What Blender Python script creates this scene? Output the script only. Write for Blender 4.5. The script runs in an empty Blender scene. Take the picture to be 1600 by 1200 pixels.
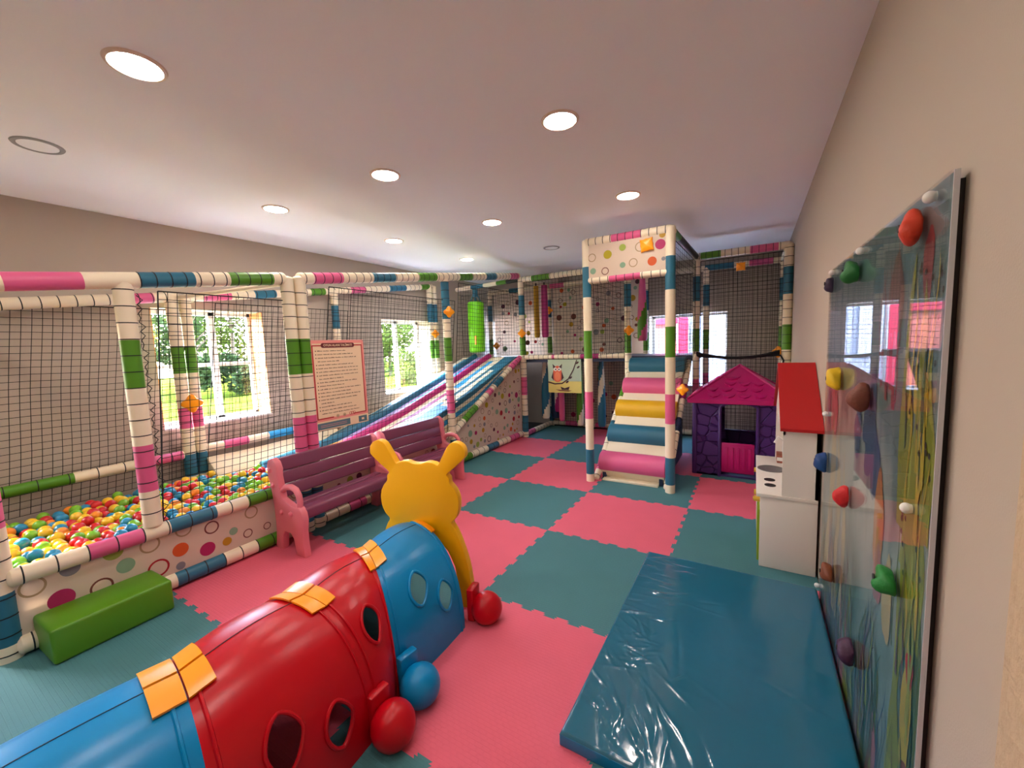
import bpy, bmesh, math, random
from mathutils import Vector, Matrix
from math import sin, cos, pi, radians

S = bpy.context.scene
COL = S.collection

# ------------------------------------------------------------------ camera
F_PX = 630.913
YAW, PITCH, ROLL = radians(-31.055), radians(-5.6165), radians(-2.1457)
EYE = Vector((2.5182, -2.0275, 1.6222))
fwd = Vector((sin(YAW)*cos(PITCH), cos(YAW)*cos(PITCH), sin(PITCH)))
rt0 = Vector((cos(YAW), -sin(YAW), 0)); up0 = rt0.cross(fwd)
rgt = rt0*cos(ROLL) + up0*sin(ROLL)
upv = -rt0*sin(ROLL) + up0*cos(ROLL)
cam = bpy.data.cameras.new('camera')
cam.sensor_fit = 'HORIZONTAL'; cam.sensor_width = 36.0
cam.lens = F_PX/1600*36.0
cam.clip_start = 0.02; cam.clip_end = 200
camo = bpy.data.objects.new('camera', cam); COL.objects.link(camo)
M = Matrix((rgt, upv, -fwd)).transposed().to_4x4(); M.translation = EYE
camo.matrix_world = M
S.camera = camo

# ------------------------------------------------------------------ world, sun, exposure
S.view_settings.view_transform = 'Standard'
S.view_settings.look = 'None'
S.view_settings.gamma = 1.0
S.view_settings.use_curve_mapping = False
S.view_settings.exposure = 2.25
W = bpy.data.worlds.new('sky'); S.world = W; W.use_nodes = True
wn = W.node_tree.nodes; wl = W.node_tree.links
sky = wn.new('ShaderNodeTexSky'); sky.sky_type = 'NISHITA'; sky.sun_disc = False
sky.sun_elevation = radians(47); sky.sun_rotation = radians(240); sky.air_density = 1.0; sky.dust_density = 1.5
bg = wn['Background']; bg.inputs['Strength'].default_value = 1.8
wl.new(sky.outputs[0], bg.inputs[0])
SUN = Vector((1.0, 0.5, -.95)).normalized()
sl = bpy.data.lights.new('sun', 'SUN'); sl.energy = 6.3; sl.angle = radians(0.6); sl.color = (1.0, 0.99, 0.97)
so = bpy.data.objects.new('sun', sl); COL.objects.link(so)
so.rotation_euler = SUN.to_track_quat('-Z', 'Y').to_euler()
LAMP_STRENGTH = 26.0
LAMP_COLOR = (1.0, 0.905, 0.84)

# ------------------------------------------------------------------ materials
def lin(c):
    return tuple(((v/255)/12.92 if v/255 <= .04045 else ((v/255+.055)/1.055)**2.4) for v in c)

MATS = {}
def pm(name, rgb, rough=.5, coat=0.0, coat_rough=.05, spec=.5, metal=0.0, bump=None, bstr=.2, var=0.0, vscale=3.0, trans=0.0, sub=0.0):
    """principled material; bump = ('noise'|'weave'|'stone'|'wrinkle', scale)"""
    m = bpy.data.materials.new(name); m.use_nodes = True
    nt = m.node_tree; n = nt.nodes; l = nt.links
    b = n['Principled BSDF']
    c = (*lin(rgb), 1)
    b.inputs['Base Color'].default_value = c
    b.inputs['Roughness'].default_value = rough
    b.inputs['Metallic'].default_value = metal
    b.inputs['Specular IOR Level'].default_value = spec
    b.inputs['Coat Weight'].default_value = coat
    b.inputs['Coat Roughness'].default_value = coat_rough
    tc = None
    if bump or var:
        tc = n.new('ShaderNodeTexCoord')
    if var:
        nz = n.new('ShaderNodeTexNoise'); nz.inputs['Scale'].default_value = vscale; nz.inputs['Detail'].default_value = 4
        l.new(tc.outputs['Object'], nz.inputs['Vector'])
        mx = n.new('ShaderNodeMix'); mx.data_type = 'RGBA'
        mx.inputs['A'].default_value = tuple(min(1, v*(1-var)) for v in c[:3]) + (1,)
        mx.inputs['B'].default_value = tuple(min(1, v*(1+var)) for v in c[:3]) + (1,)
        l.new(nz.outputs['Fac'], mx.inputs['Factor']); l.new(mx.outputs['Result'], b.inputs['Base Color'])
    if bump:
        kind, sc = bump
        bp = n.new('ShaderNodeBump'); bp.inputs['Strength'].default_value = bstr; bp.inputs['Distance'].default_value = .01
        if kind == 'noise':
            t = n.new('ShaderNodeTexNoise'); t.inputs['Scale'].default_value = sc; t.inputs['Detail'].default_value = 3
            l.new(tc.outputs['Object'], t.inputs['Vector']); l.new(t.outputs['Fac'], bp.inputs['Height'])
        elif kind == 'weave':
            t = n.new('ShaderNodeTexBrick'); t.inputs['Scale'].default_value = sc
            t.inputs['Mortar Size'].default_value = .045; t.inputs['Mortar Smooth'].default_value = .6
            t.inputs['Brick Width'].default_value = .8; t.inputs['Row Height'].default_value = .4
            t.inputs['Color1'].default_value = (1, 1, 1, 1); t.inputs['Color2'].default_value = (.7, .7, .7, 1); t.inputs['Mortar'].default_value = (0, 0, 0, 1)
            l.new(tc.outputs['Object'], t.inputs['Vector']); l.new(t.outputs['Color'], bp.inputs['Height'])
        elif kind == 'stone':
            mp = n.new('ShaderNodeMapping'); mp.inputs['Scale'].default_value = (1, 1, 1.25)
            t = n.new('ShaderNodeTexVoronoi'); t.feature = 'DISTANCE_TO_EDGE'; t.inputs['Scale'].default_value = sc
            r = n.new('ShaderNodeMapRange'); r.inputs['From Max'].default_value = .06
            l.new(tc.outputs['Object'], mp.inputs['Vector']); l.new(mp.outputs[0], t.inputs['Vector'])
            l.new(t.outputs['Distance'], r.inputs['Value']); l.new(r.outputs[0], bp.inputs['Height'])
            bp.inputs['Distance'].default_value = .02
        elif kind == 'wrinkle':
            mp = n.new('ShaderNodeMapping'); mp.inputs['Scale'].default_value = (2.2, 9, 1); mp.inputs['Rotation'].default_value = (0, 0, radians(-20))
            t = n.new('ShaderNodeTexNoise'); t.inputs['Scale'].default_value = sc; t.inputs['Detail'].default_value = 2.5; t.inputs['Distortion'].default_value = .6
            l.new(tc.outputs['Object'], mp.inputs['Vector']); l.new(mp.outputs[0], t.inputs['Vector'])
            l.new(t.outputs['Fac'], bp.inputs['Height'])
        l.new(bp.outputs[0], b.inputs['Normal'])
    if trans:
        o = n['Material Output']; tr = n.new('ShaderNodeBsdfTranslucent'); tr.inputs[0].default_value = c
        ms = n.new('ShaderNodeMixShader'); ms.inputs[0].default_value = trans
        l.new(b.outputs[0], ms.inputs[1]); l.new(tr.outputs[0], ms.inputs[2]); l.new(ms.outputs[0], o.inputs['Surface'])
    MATS[name] = m
    return m

def glassmat(name, tint=(1, 1, 1), refl=.9):
    m = bpy.data.materials.new(name); m.use_nodes = True
    nt = m.node_tree; n = nt.nodes; l = nt.links
    n.remove(n['Principled BSDF']); o = n['Material Output']
    tr = n.new('ShaderNodeBsdfTransparent'); tr.inputs[0].default_value = (*tint, 1)
    gl = n.new('ShaderNodeBsdfGlossy'); gl.inputs['Roughness'].default_value = .01
    # Schlick reflectance from the facing angle (the same from both sides of the sheet)
    lw = n.new('ShaderNodeLayerWeight'); lw.inputs[0].default_value = .5
    pw = n.new('ShaderNodeMath'); pw.operation = 'POWER'; pw.inputs[1].default_value = 5.0
    fr = n.new('ShaderNodeMath'); fr.operation = 'MULTIPLY_ADD'; fr.inputs[1].default_value = refl; fr.inputs[2].default_value = .02
    l.new(lw.outputs['Facing'], pw.inputs[0]); l.new(pw.outputs[0], fr.inputs[0])
    ms = n.new('ShaderNodeMixShader')
    l.new(fr.outputs[0], ms.inputs[0]); l.new(tr.outputs[0], ms.inputs[1]); l.new(gl.outputs[0], ms.inputs[2])
    l.new(ms.outputs[0], o.inputs['Surface'])
    MATS[name] = m
    return m

def emimat(name, col, strength):
    m = bpy.data.materials.new(name); m.use_nodes = True
    n = m.node_tree.nodes; l = m.node_tree.links
    n.remove(n['Principled BSDF'])
    e = n.new('ShaderNodeEmission'); e.inputs[0].default_value = (*col, 1); e.inputs[1].default_value = strength
    l.new(e.outputs[0], n['Material Output'].inputs['Surface'])
    MATS[name] = m
    return m

pm('wall_paint', (188, 173, 157), .85, bump=('noise', 180), bstr=.06)
pm('ceiling_paint', (246, 246, 246), .9)
pm('wall_plaster', (196, 170, 140), .9, bump=('noise', 60), bstr=.6, var=.12, vscale=30)
pm('subfloor', (60, 60, 60), .9)
pm('upvc', (235, 236, 238), .35)
pm('reveal_wood', (214, 150, 96), .6, var=.12, vscale=8)
pm('sill_stone', (225, 222, 215), .4)
glassmat('pane_glass')
emimat('lamp_glow', LAMP_COLOR, LAMP_STRENGTH)
pm('lamp_trim', (228, 205, 185), .4)
pm('speaker_grille', (150, 148, 146), .7)
pm('eva_pink', (224, 96, 118), .75, bump=('weave', 22), bstr=.38, var=.05, vscale=5)
pm('eva_teal', (66, 120, 126), .75, bump=('weave', 22), bstr=.38, var=.05, vscale=5)
pm('foam_white', (238, 222, 192), .5, bump=('noise', 40), bstr=.05)
pm('foam_pink', (220, 92, 138), .45)
pm('foam_teal', (36, 104, 128), .45)
pm('foam_green', (78, 136, 20), .45)
pm('foam_yellow', (226, 172, 14), .45)
pm('foam_navy', (22, 40, 70), .5)
pm('foam_magenta', (176, 36, 110), .45)
pm('foam_blue', (40, 150, 205), .4)
pm('foam_lavender', (198, 178, 232), .4)
pm('foam_orange', (250, 150, 16), .4)
pm('tie_black', (14, 14, 16), .5)
pm('net_black', (16, 16, 18), .8)
pm('vinyl_print', (238, 218, 196), .55, trans=.35, bump=('noise', 12), bstr=.08)
pm('vinyl_thin', (240, 222, 206), .6, trans=.42)
for nm, c in dict(dot_olive=(196, 178, 40), dot_lime=(176, 190, 84), dot_rose=(196, 44, 104), dot_orange=(226, 98, 40), dot_grey=(150, 146, 150),
                  dot_sage=(150, 184, 150), dot_brown=(130, 70, 60), dot_red=(190, 40, 50), dot_plum=(96, 36, 56), dot_gold=(206, 160, 40), dot_tan=(190, 160, 120)).items():
    pm(nm, c, .55, trans=.3)
pm('plastic_red', (186, 2, 22), .30, spec=.32)
pm('plastic_blue', (0, 130, 188), .30, spec=.35)
pm('plastic_yellow', (252, 184, 0), .38)
pm('plastic_orange', (255, 158, 8), .3)
pm('bench_pink', (226, 122, 134), .4)
pm('bench_plum', (124, 62, 88), .32)
pm('softbox_green', (82, 140, 16), .38, bump=('noise', 6), bstr=.06)
pm('crash_vinyl', (28, 102, 128), .14, coat=.25)
pm('crash_side', (10, 118, 166), .25)
pm('house_purple', (70, 32, 104), .45, bump=('stone', 7), bstr=.9)
pm('house_purple_smooth', (68, 32, 100), .45)
pm('house_magenta', (178, 14, 100), .38)
pm('kitchen_white', (236, 226, 214), .45)
pm('kitchen_red', (178, 12, 16), .5)
pm('kitchen_green', (128, 152, 20), .5)
pm('kitchen_black', (18, 18, 20), .4)
pm('kitchen_steel', (128, 126, 124), .35, metal=.4)
pm('knob_yellow', (224, 178, 60), .5)
pm('carton', (150, 80, 60), .6)
pm('board_edge', (196, 196, 198), .35)
pm('board_dark', (40, 34, 32), .5)
pm('bolt_white', (236, 232, 224), .35)
glassmat('acrylic', refl=.55)
pm('paper_sign', (244, 214, 176), .5)
pm('sign_pink', (240, 150, 140), .5)
pm('sign_red', (190, 40, 44), .5)
pm('sign_dark', (110, 34, 40), .5)
pm('sign_ink', (96, 62, 44), .6)
pm('sign_slate', (90, 120, 130), .5)
pm('ball_red', (210, 24, 32), .3, coat=.2)
pm('ball_yellow', (240, 196, 30), .3, coat=.2)
pm('ball_green', (120, 188, 34), .3, coat=.2)
pm('ball_blue', (26, 136, 176), .3, coat=.2)
pm('ball_orange', (240, 140, 30), .3, coat=.2)
pm('owl_sky', (176, 190, 160), .5)
pm('owl_sand', (226, 206, 110), .5)
pm('owl_body', (226, 96, 60), .5)
pm('owl_belly', (240, 130, 80), .5)
pm('owl_dark', (70, 32, 40), .5)
pm('bag_green', (120, 220, 20), .35)
pm('grass', (84, 96, 30), .95, spec=0.0, var=.35, vscale=2)
pm('terrace', (196, 204, 212), .9, spec=.1)
pm('bark', (96, 76, 58), .9)
pm('leaf_green', (82, 94, 40), .7, spec=0.1, trans=.35, var=.35, vscale=.8)
pm('leaf_yellow', (122, 108, 38), .7, spec=0.1, trans=.35, var=.35, vscale=.8)
pm('leaf_dark', (54, 68, 36), .7, spec=0.1, trans=.3, var=.35, vscale=.8)
pm('outer_wall', (98, 103, 116), .9, spec=0.0)
pm('canvas_pink', (168, 22, 66), .7)
pm('canvas_salmon', (176, 92, 88), .7)
pm('pole_grey', (120, 122, 130), .5)

# ------------------------------------------------------------------ mesh builder
def root_offset(o):
    v = Vector((0, 0, 0))
    while o is not None:
        v = v + o.location; o = o.parent
    return v

class MB:
    def __init__(self):
        self.v = []; self.f = []; self.m = []; self.mats = []
    def mi(self, mat):
        if mat not in self.mats: self.mats.append(mat)
        return self.mats.index(mat)
    def add(self, vs, fs, mat):
        k = len(self.v); i = self.mi(mat)
        self.v += [tuple(a) for a in vs]
        for f in fs:
            self.f.append([a+k for a in f]); self.m.append(i)
    def box(self, c, s, mat, R=None, bev=0.0, seg=2):
        bm = bmesh.new(); bmesh.ops.create_cube(bm, size=1)
        for v in bm.verts: v.co = Vector((v.co.x*s[0], v.co.y*s[1], v.co.z*s[2]))
        if bev > 0:
            bmesh.ops.bevel(bm, geom=list(bm.edges), offset=min(bev, min(s)*.49), segments=seg, profile=.5, affect='EDGES')
        if R is not None: bmesh.ops.transform(bm, matrix=R.to_4x4(), verts=bm.verts)
        bm.verts.index_update()
        self.add([v.co + Vector(c) for v in bm.verts], [[v.index for v in f.verts] for f in bm.faces], mat); bm.free()
    def box2(self, a, b, mat, bev=0.0):
        a = Vector(a); b = Vector(b)
        self.box((a+b)/2, [abs(t) for t in (b-a)], mat, bev=bev)
    def prism(self, pts, ext, mat, bev=0.0):
        """pts: list of 3D points of a planar outline; ext: extrusion vector"""
        bm = bmesh.new(); e = Vector(ext)
        vs = [bm.verts.new(Vector(p)) for p in pts]
        f = bm.faces.new(vs)
        r = bmesh.ops.extrude_face_region(bm, geom=[f])
        for g in r['geom']:
            if isinstance(g, bmesh.types.BMVert): g.co += e
        bmesh.ops.recalc_face_normals(bm, faces=bm.faces)
        if bev > 0:
            ed = [x for x in bm.edges if len(x.link_faces) == 2 and x.calc_face_angle(0) > .6]
            bmesh.ops.bevel(bm, geom=ed, offset=bev, segments=2, profile=.5, affect='EDGES', clamp_overlap=True)
        bmesh.ops.triangulate(bm, faces=[f for f in bm.faces if len(f.verts) > 4])
        bm.verts.index_update()
        self.add([v.co for v in bm.verts], [[v.index for v in f.verts] for f in bm.faces], mat); bm.free()
    def tube(self, path, r, mat, n=10, caps=True, closed=False):
        path = [Vector(p) for p in path]; N = len(path)
        rs = r if isinstance(r, (list, tuple)) else [r]*N
        vs = []; fs = []; prev = None
        for i, p in enumerate(path):
            if closed: t = path[(i+1) % N]-path[i-1]
            else: t = path[min(i+1, N-1)]-path[max(i-1, 0)]
            t = t.normalized() if t.length > 1e-9 else Vector((0, 0, 1))
            if prev is None:
                a = Vector((0, 0, 1)) if abs(t.z) < .9 else Vector((1, 0, 0))
                u = t.cross(a).normalized()
            else:
                u = (prev - t*prev.dot(t)); u = u.normalized() if u.length > 1e-6 else t.orthogonal().normalized()
            prev = u; w = t.cross(u)
            for k in range(n):
                a = 2*pi*k/n; vs.append(p + (u*cos(a)+w*sin(a))*rs[i])
        for i in range(N if closed else N-1):
            j = (i+1) % N
            for k in range(n):
                k2 = (k+1) % n
                fs.append([i*n+k, i*n+k2, j*n+k2, j*n+k])
        if caps and not closed:
            fs.append(list(range(n))[::-1]); fs.append([(N-1)*n+k for k in range(n)])
        self.add(vs, fs, mat)
    def sphere(self, c, r, mat, seg=16, rings=10, zmin=-1.0):
        c = Vector(c); rr = r if isinstance(r, (tuple, list)) else (r, r, r)
        vs = []; fs = []
        t1 = math.acos(max(-1, zmin))
        for i in range(rings+1):
            th = t1*i/rings
            for k in range(seg):
                ph = 2*pi*k/seg
                vs.append(c + Vector((rr[0]*sin(th)*cos(ph), rr[1]*sin(th)*sin(ph), rr[2]*cos(th))))
        for i in range(rings):
            for k in range(seg):
                k2 = (k+1) % seg
                fs.append([i*seg+k, (i+1)*seg+k, (i+1)*seg+k2, i*seg+k2])
        fs.append([rings*seg+k for k in range(seg)])
        self.add(vs, fs, mat)
    def disc(self, c, nrm, r, mat, th=.0006, n=20, r2=None, up=None):
        """thin solid disc, ring when r2 (inner radius) is set"""
        c = Vector(c); nrm = Vector(nrm).normalized()
        u = nrm.orthogonal().normalized() if up is None else Vector(up); w = nrm.cross(u)
        if r2 is None:
            vs = []; fs = []
            for h in (0, th):
                for k in range(n):
                    a = 2*pi*k/n; vs.append(c+nrm*h+(u*cos(a)+w*sin(a))*r)
            fs.append([n+k for k in range(n)]); fs.append(list(range(n))[::-1])
            for k in range(n): fs.append([k, (k+1) % n, n+(k+1) % n, n+k])
        else:
            vs = []; fs = []
            for rad, h in ((r2, 0), (r, 0), (r, th), (r2, th)):
                for k in range(n):
                    a = 2*pi*k/n; vs.append(c+nrm*h+(u*cos(a)+w*sin(a))*rad)
            for q in range(4):
                q2 = (q+1) % 4
                for k in range(n):
                    k2 = (k+1) % n; fs.append([q*n+k, q*n+k2, q2*n+k2, q2*n+k])
        self.add(vs, fs, mat)
    def lathe(self, c, prof, mat, n=28):
        """prof: (radius, z) pairs about a vertical axis at c"""
        c = Vector(c); vs = []; fs = []
        for r, z in prof:
            for k in range(n):
                a = 2*pi*k/n; vs.append(c+Vector((r*cos(a), r*sin(a), z)))
        for i in range(len(prof)-1):
            for k in range(n):
                k2 = (k+1) % n; fs.append([i*n+k, i*n+k2, (i+1)*n+k2, (i+1)*n+k])
        self.add(vs, fs, mat)
    def build(self, name, parent=None, label=None, angle=40, smooth=True):
        off = root_offset(parent)
        me = bpy.data.meshes.new(name)
        me.from_pydata([(a[0]-off.x, a[1]-off.y, a[2]-off.z) for a in self.v], [], self.f)
        for m in self.mats: me.materials.append(MATS[m])
        me.polygons.foreach_set('material_index', self.m)
        me.polygons.foreach_set('use_smooth', [smooth]*len(me.polygons))
        me.validate()
        bm = bmesh.new(); bm.from_mesh(me)
        bmesh.ops.recalc_face_normals(bm, faces=bm.faces); bm.to_mesh(me); bm.free()
        if smooth: me.set_sharp_from_angle(angle=radians(angle))
        me.update()
        o = bpy.data.objects.new(name, me); COL.objects.link(o)
        o.parent = parent
        if label: o['label'] = label
        return o

def tag(o, label, cat, group=None):
    o['label'] = label; o['category'] = cat
    if group: o['group'] = group
    return o
def thing(name, label, cat, loc=(0, 0, 0), group=None):
    o = bpy.data.objects.new(name, None); COL.objects.link(o)
    o.empty_display_size = .05; o.location = loc
    return tag(o, label, cat, group)
def copy_tree(o, parent=None):
    c = o.copy(); COL.objects.link(c); c.parent = parent
    for ch in list(o.children): copy_tree(ch, c)
    return c
def struct(mb, name, **k):
    o = mb.build(name, **k); o['kind'] = 'structure'; return o

# ================================================================== SETTING
XL, XR, YB, YF, H = -2.42, 2.911, 5.35, -3.3, 2.9
TH = .33
def wall_with_holes(name, axis, face, out, a0, a1, holes):
    """wall slab from face to face+out; holes: (a0,a1,z0,z1) along the other axis"""
    mb = MB()
    def bx(p0, p1, z0, z1):
        if p1-p0 < 1e-4 or z1-z0 < 1e-4: return
        if axis == 'x': mb.box2((face, p0, z0), (face+out, p1, z1), 'wall_paint')
        else: mb.box2((p0, face, z0), (p1, face+out, z1), 'wall_paint')
    cur = a0
    for (h0, h1, z0, z1) in sorted(holes):
        bx(cur, h0, -.1, H+.1); bx(h0, h1, -.1, z0); bx(h0, h1, z1, H+.1); cur = h1
    bx(cur, a1, -.1, H+.1)
    return struct(mb, name, smooth=False)
WL = [(-2.62, -1.95, .92, 2.0), (-.45, .58, .90, 2.10), (2.34, 3.40, .90, 2.08)]
WB = [(-2.38, -1.08, 1.30, 2.12), (.93, 2.14, .80, 2.02)]
wall_with_holes('wall_left', 'x', XL, -TH, YF-.3, YB+TH, WL)
wall_with_holes('wall_back', 'y', YB, TH, XL, XR, WB)
mb = MB(); mb.box2((XR, YF-.3, -.1), (XR+.2, YB+TH, H+.1), 'wall_paint'); struct(mb, 'wall_right', smooth=False)
mb = MB(); mb.box2((XL, YF-.2, -.1), (XR, YF, H+.1), 'wall_paint'); struct(mb, 'wall_front', smooth=False)
mb = MB(); mb.box2((XL-TH, YF-.3, H), (XR+.2, YB+TH, H+.15), 'ceiling_paint'); struct(mb, 'ceiling', smooth=False)
mb = MB(); mb.box2((XL-TH, YF-.3, -.12), (XR+.2, YB+TH, -.022), 'subfloor'); struct(mb, 'floor', smooth=False)
mb = MB()
mb.box2((XR-.008, -1.068, -.02), (XR+.0, -1.03, 2.15), 'wall_plaster', bev=.003)
mb.box2((XR-.016, -1.14, -.02), (XR+.0, -1.068, 2.15), 'wall_plaster', bev=.004)
struct(mb, 'trim_1')

def window(idx, axis, face, out, a0, a1, z0, z1, mull, trans, reveal):
    """frame sits near the outer face of the wall"""
    r = bpy.data.objects.new('window_%d' % idx, None); COL.objects.link(r); r['kind'] = 'structure'
    d0 = face+out*.82; d1 = face+out*.98
    def P(d, a, z): return (d, a, z) if axis == 'x' else (a, d, z)
    mb = MB(); t = .04
    mb.box2(P(d0, a0, z0), P(d1, a0+t, z1), 'upvc'); mb.box2(P(d0, a1-t, z0), P(d1, a1, z1), 'upvc')
    mb.box2(P(d0, a0, z0), P(d1, a1, z0+t), 'upvc'); mb.box2(P(d0, a0, z1-t), P(d1, a1, z1), 'upvc')
    for m_ in mull: mb.box2(P(d0, m_-.03, z0), P(d1, m_+.03, z1), 'upvc')
    for z_ in trans: mb.box2(P(d0+.01*math.copysign(1, out), a0, z_-.02), P(d1, a1, z_+.02), 'upvc')
    mb.build('window_frame', r)
    g = MB(); dm = (d0+d1)/2; g.box2(P(dm-.002, a0+t, z0+t), P(dm+.002, a1-t, z1-t), 'pane_glass')
    g.build('window_pane', r, smooth=False)
    sgn = math.copysign(1, out)
    s = MB(); s.box2(P(face-sgn*.02, a0, z0-.001), P(d0, a1, z0+.018), 'sill_stone', bev=.004)
    s.build('window_sill', r)
    if reveal:
        v = MB(); v.box2(P(face+sgn*.002, a1-.008, z0+.018), P(d0, a1-.0005, z1-.0005), 'reveal_wood')
        v.box2(P(face+sgn*.002, a0+.0005, z0+.018), P(d0, a0+.008, z1-.0005), 'reveal_wood')
        v.build('window_reveal', r)
    return r
window(1, 'x', XL, -TH, *WL[0], mull=[-2.28], trans=[], reveal=True)
window(2, 'x', XL, -TH, *WL[1], mull=[.17], trans=[1.52], reveal=True)
window(3, 'x', XL, -TH, *WL[2], mull=[2.88], trans=[], reveal=False)
window(4, 'y', YB, TH, *WB[0], mull=[-1.73], trans=[], reveal=False)
window(5, 'y', YB, TH, *WB[1], mull=[], trans=[], reveal=False)
# sampling portals: they add no light, they only guide the sky light through the openings
def portal(loc, rot, sx, sy):
    L = bpy.data.lights.new('window_portal', 'AREA'); L.shape = 'RECTANGLE'; L.size = sx; L.size_y = sy
    L.cycles.is_portal = True
    o = bpy.data.objects.new('window_portal', L); COL.objects.link(o); o.location = loc; o.rotation_euler = rot
for (a0, a1, z0, z1) in WL: portal((XL-TH-.01, (a0+a1)/2, (z0+z1)/2), (0, radians(-90), 0), z1-z0, a1-a0)
for (a0, a1, z0, z1) in WB: portal(((a0+a1)/2, YB+TH+.01, (z0+z1)/2), (radians(-90), 0, 0), a1-a0, z1-z0)

# ------------------------------------------------------------------ outdoors
mb = MB(); mb.box2((-40, -30, -.25), (XL-TH-.9, 40, -.13), 'grass')
o = struct(mb, 'lawn', smooth=False)
mb = MB(); mb.box2((XL-TH-.9, -30, -.25), (XL-TH, 40, -.11), 'terrace'); mb.box2((XL-TH, YB+TH, -.25), (14, 24, -.11), 'terrace')
struct(mb, 'terrace_slab', smooth=False)

def tree(name, label, loc, h, cw, ch, leafmat, n, seed, trunk=True, group=None):
    rr = random.Random(seed)
    t = thing(name, label, 'tree' if trunk else 'shrub', loc, group)
    L = Vector(loc)
    if trunk:
        m = MB(); m.tube([L, L+Vector((.05, .08, h*.4)), L+Vector((-.05, .1, h*.75)), L+Vector((0, 0, h*.95))], [.12, .10, .07, .03], 'bark', 8)
        for k in range(5):
            a = rr.uniform(0, 6.28); z = h*rr.uniform(.45, .7)
            m.tube([L+Vector((0, 0, z)), L+Vector((cos(a)*cw*.3, sin(a)*cw*.3, z+h*.12)), L+Vector((cos(a)*cw*.6, sin(a)*cw*.6, z+h*.22))], [.05, .03, .012], 'bark', 6)
        m.build('trunk', t)
    m = MB(); cz = h - ch/2
    blobs = [(Vector((rr.gauss(0, cw*.32), rr.gauss(0, cw*.32), rr.uniform(-ch*.38, ch*.38))), rr.uniform(.35, .6)*min(cw, ch)*.6) for k in range(14)]
    for i in range(n):
        bc, br = rr.choice(blobs)
        d = Vector((rr.gauss(0, 1), rr.gauss(0, 1), rr.gauss(0, 1))).normalized()*br*rr.uniform(.6, 1.05)
        p = L+Vector((0, 0, cz))+bc+d
        if p.z < L.z+.05: continue
        s = rr.uniform(.05, .10)*(1.0 if cw < 2.5 else 1.9)
        a = Vector((rr.gauss(0, 1), rr.gauss(0, 1), rr.gauss(0, .6))).normalized(); b = a.orthogonal().normalized()*s*.55; a = a*s
        m.add([p-a, p+b*.9, p+a, p-b*.9], [[0, 1, 2, 3]], leafmat)
    f = m.build('foliage', t, smooth=False)
    return t
tree('garden_tree', 'yellow-green leafy tree filling the left of the ball pit window', (-22, 4.0, -.13), 6.6, 4.4, 5.6, 'leaf_yellow', 5000, 1)
tree('garden_tree', 'green leafy tree filling the right of the ball pit window', (-25, 10.5, -.13), 7.2, 5.2, 6.2, 'leaf_green', 5200, 2)
tree('garden_tree', 'slender dark green tree standing on the lawn in the ball pit window', (-11.5, 3.15, -.13), 3.2, 1.1, 2.2, 'leaf_dark', 1800, 3)
tree('garden_tree', 'bright green tree filling the window above the slide', (-18, 16.6, -.13), 5.6, 4.4, 5.0, 'leaf_green', 5600, 4)
tree('garden_tree', 'yellowing tree at the right of the window above the slide', (-14.5, 27.5, -.13), 5.8, 3.6, 5.2, 'leaf_yellow', 4400, 5)
tree('hedge_shrub', 'long dark bush along the far edge of the lawn', (-17.5, 7.2, -.13), 1.7, 2.6, 1.7, 'leaf_dark', 3200, 6, False)
tree('hedge_shrub', 'rounded green bush below the trees in the slide window', (-11.5, 12.2, -.13), 1.6, 2.0, 1.6, 'leaf_green', 2600, 7, False)
tree('garden_tree', 'tall leafy tree at the left end of the garden', (-23, -9.5, -.13), 6.4, 3.6, 5.2, 'leaf_green', 4200, 8)

mb = MB(); mb.box2((-6, 11, -.12), (9, 11.2, 4.0), 'outer_wall')
for k in range(6): mb.box2((-.6+k*1.1, 10.94, 1.0), (-.05+k*1.1, 11.02, 2.3), 'pole_grey')
tag(mb.build('garden_house', smooth=False), 'white sunlit building seen through the back window', 'building')
aw = thing('canvas_awning', 'pink and salmon canvas awning hanging outside the back window', 'awning', (0, 0, 0))
mb = MB()
mb.box2((.66, 6.9, 1.92), (1.16, 6.93, 2.40), 'canvas_pink'); mb.build('valance', aw, smooth=False)
mb = MB(); mb.box2((.70, 6.95, -.1), (1.12, 6.98, 1.95), 'canvas_salmon'); mb.build('curtain', aw, smooth=False)
mb = MB(); mb.box2((1.17, 6.88, -.1), (1.36, 6.91, 2.40), 'canvas_pink'); mb.build('side_curtain', aw, smooth=False)
mb = MB()
for x_ in (.60, 1.40): mb.tube([(x_, 6.92, -.11), (x_, 6.92, 2.4)], .03, 'pole_grey', 8)
mb.tube([(.6, 6.92, 2.4), (1.4, 6.92, 2.4)], .03, 'pole_grey', 8)
mb.build('awning_frame', aw)

# ------------------------------------------------------------------ ceiling fittings
def downlight(x, y, label):
    t = thing('ceiling_downlight', label, 'ceiling light', (x, y, H), 'round recessed downlights')
    m = MB(); m.lathe((x, y, H), [(.088, -.001), (.094, -.010), (.106, -.008), (.110, 0)], 'lamp_trim', 32); m.build('trim_ring', t)
    m = MB(); m.disc((x, y, H-.0055), (0, 0, -1), .0885, 'lamp_glow', th=.002, n=32); m.build('diffuser', t)
for x, y, l in [(.17, -1.22, 'largest glowing round downlight, nearest the camera'), (1.53, .26, 'round downlight above the open mats in front of the crash mat'),
                (.16, .19, 'round downlight in the middle row nearest the caterpillar'), (-1.16, .12, 'round downlight above the ball pit net'),
                (1.53, 1.73, 'round downlight in front of the tall padded tower'), (.14, 1.64, 'round downlight in the middle row, far one'),
                (-1.18, 1.52, 'round downlight above the slide lanes'), (-1.16, 2.92, 'farthest small downlight above the top of the slide')]:
    downlight(x, y, l)
downlight(1.53, -1.22, 'unseen extra downlight added just above the camera')  # extra ceiling lamp out of view, added for lighting
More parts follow.
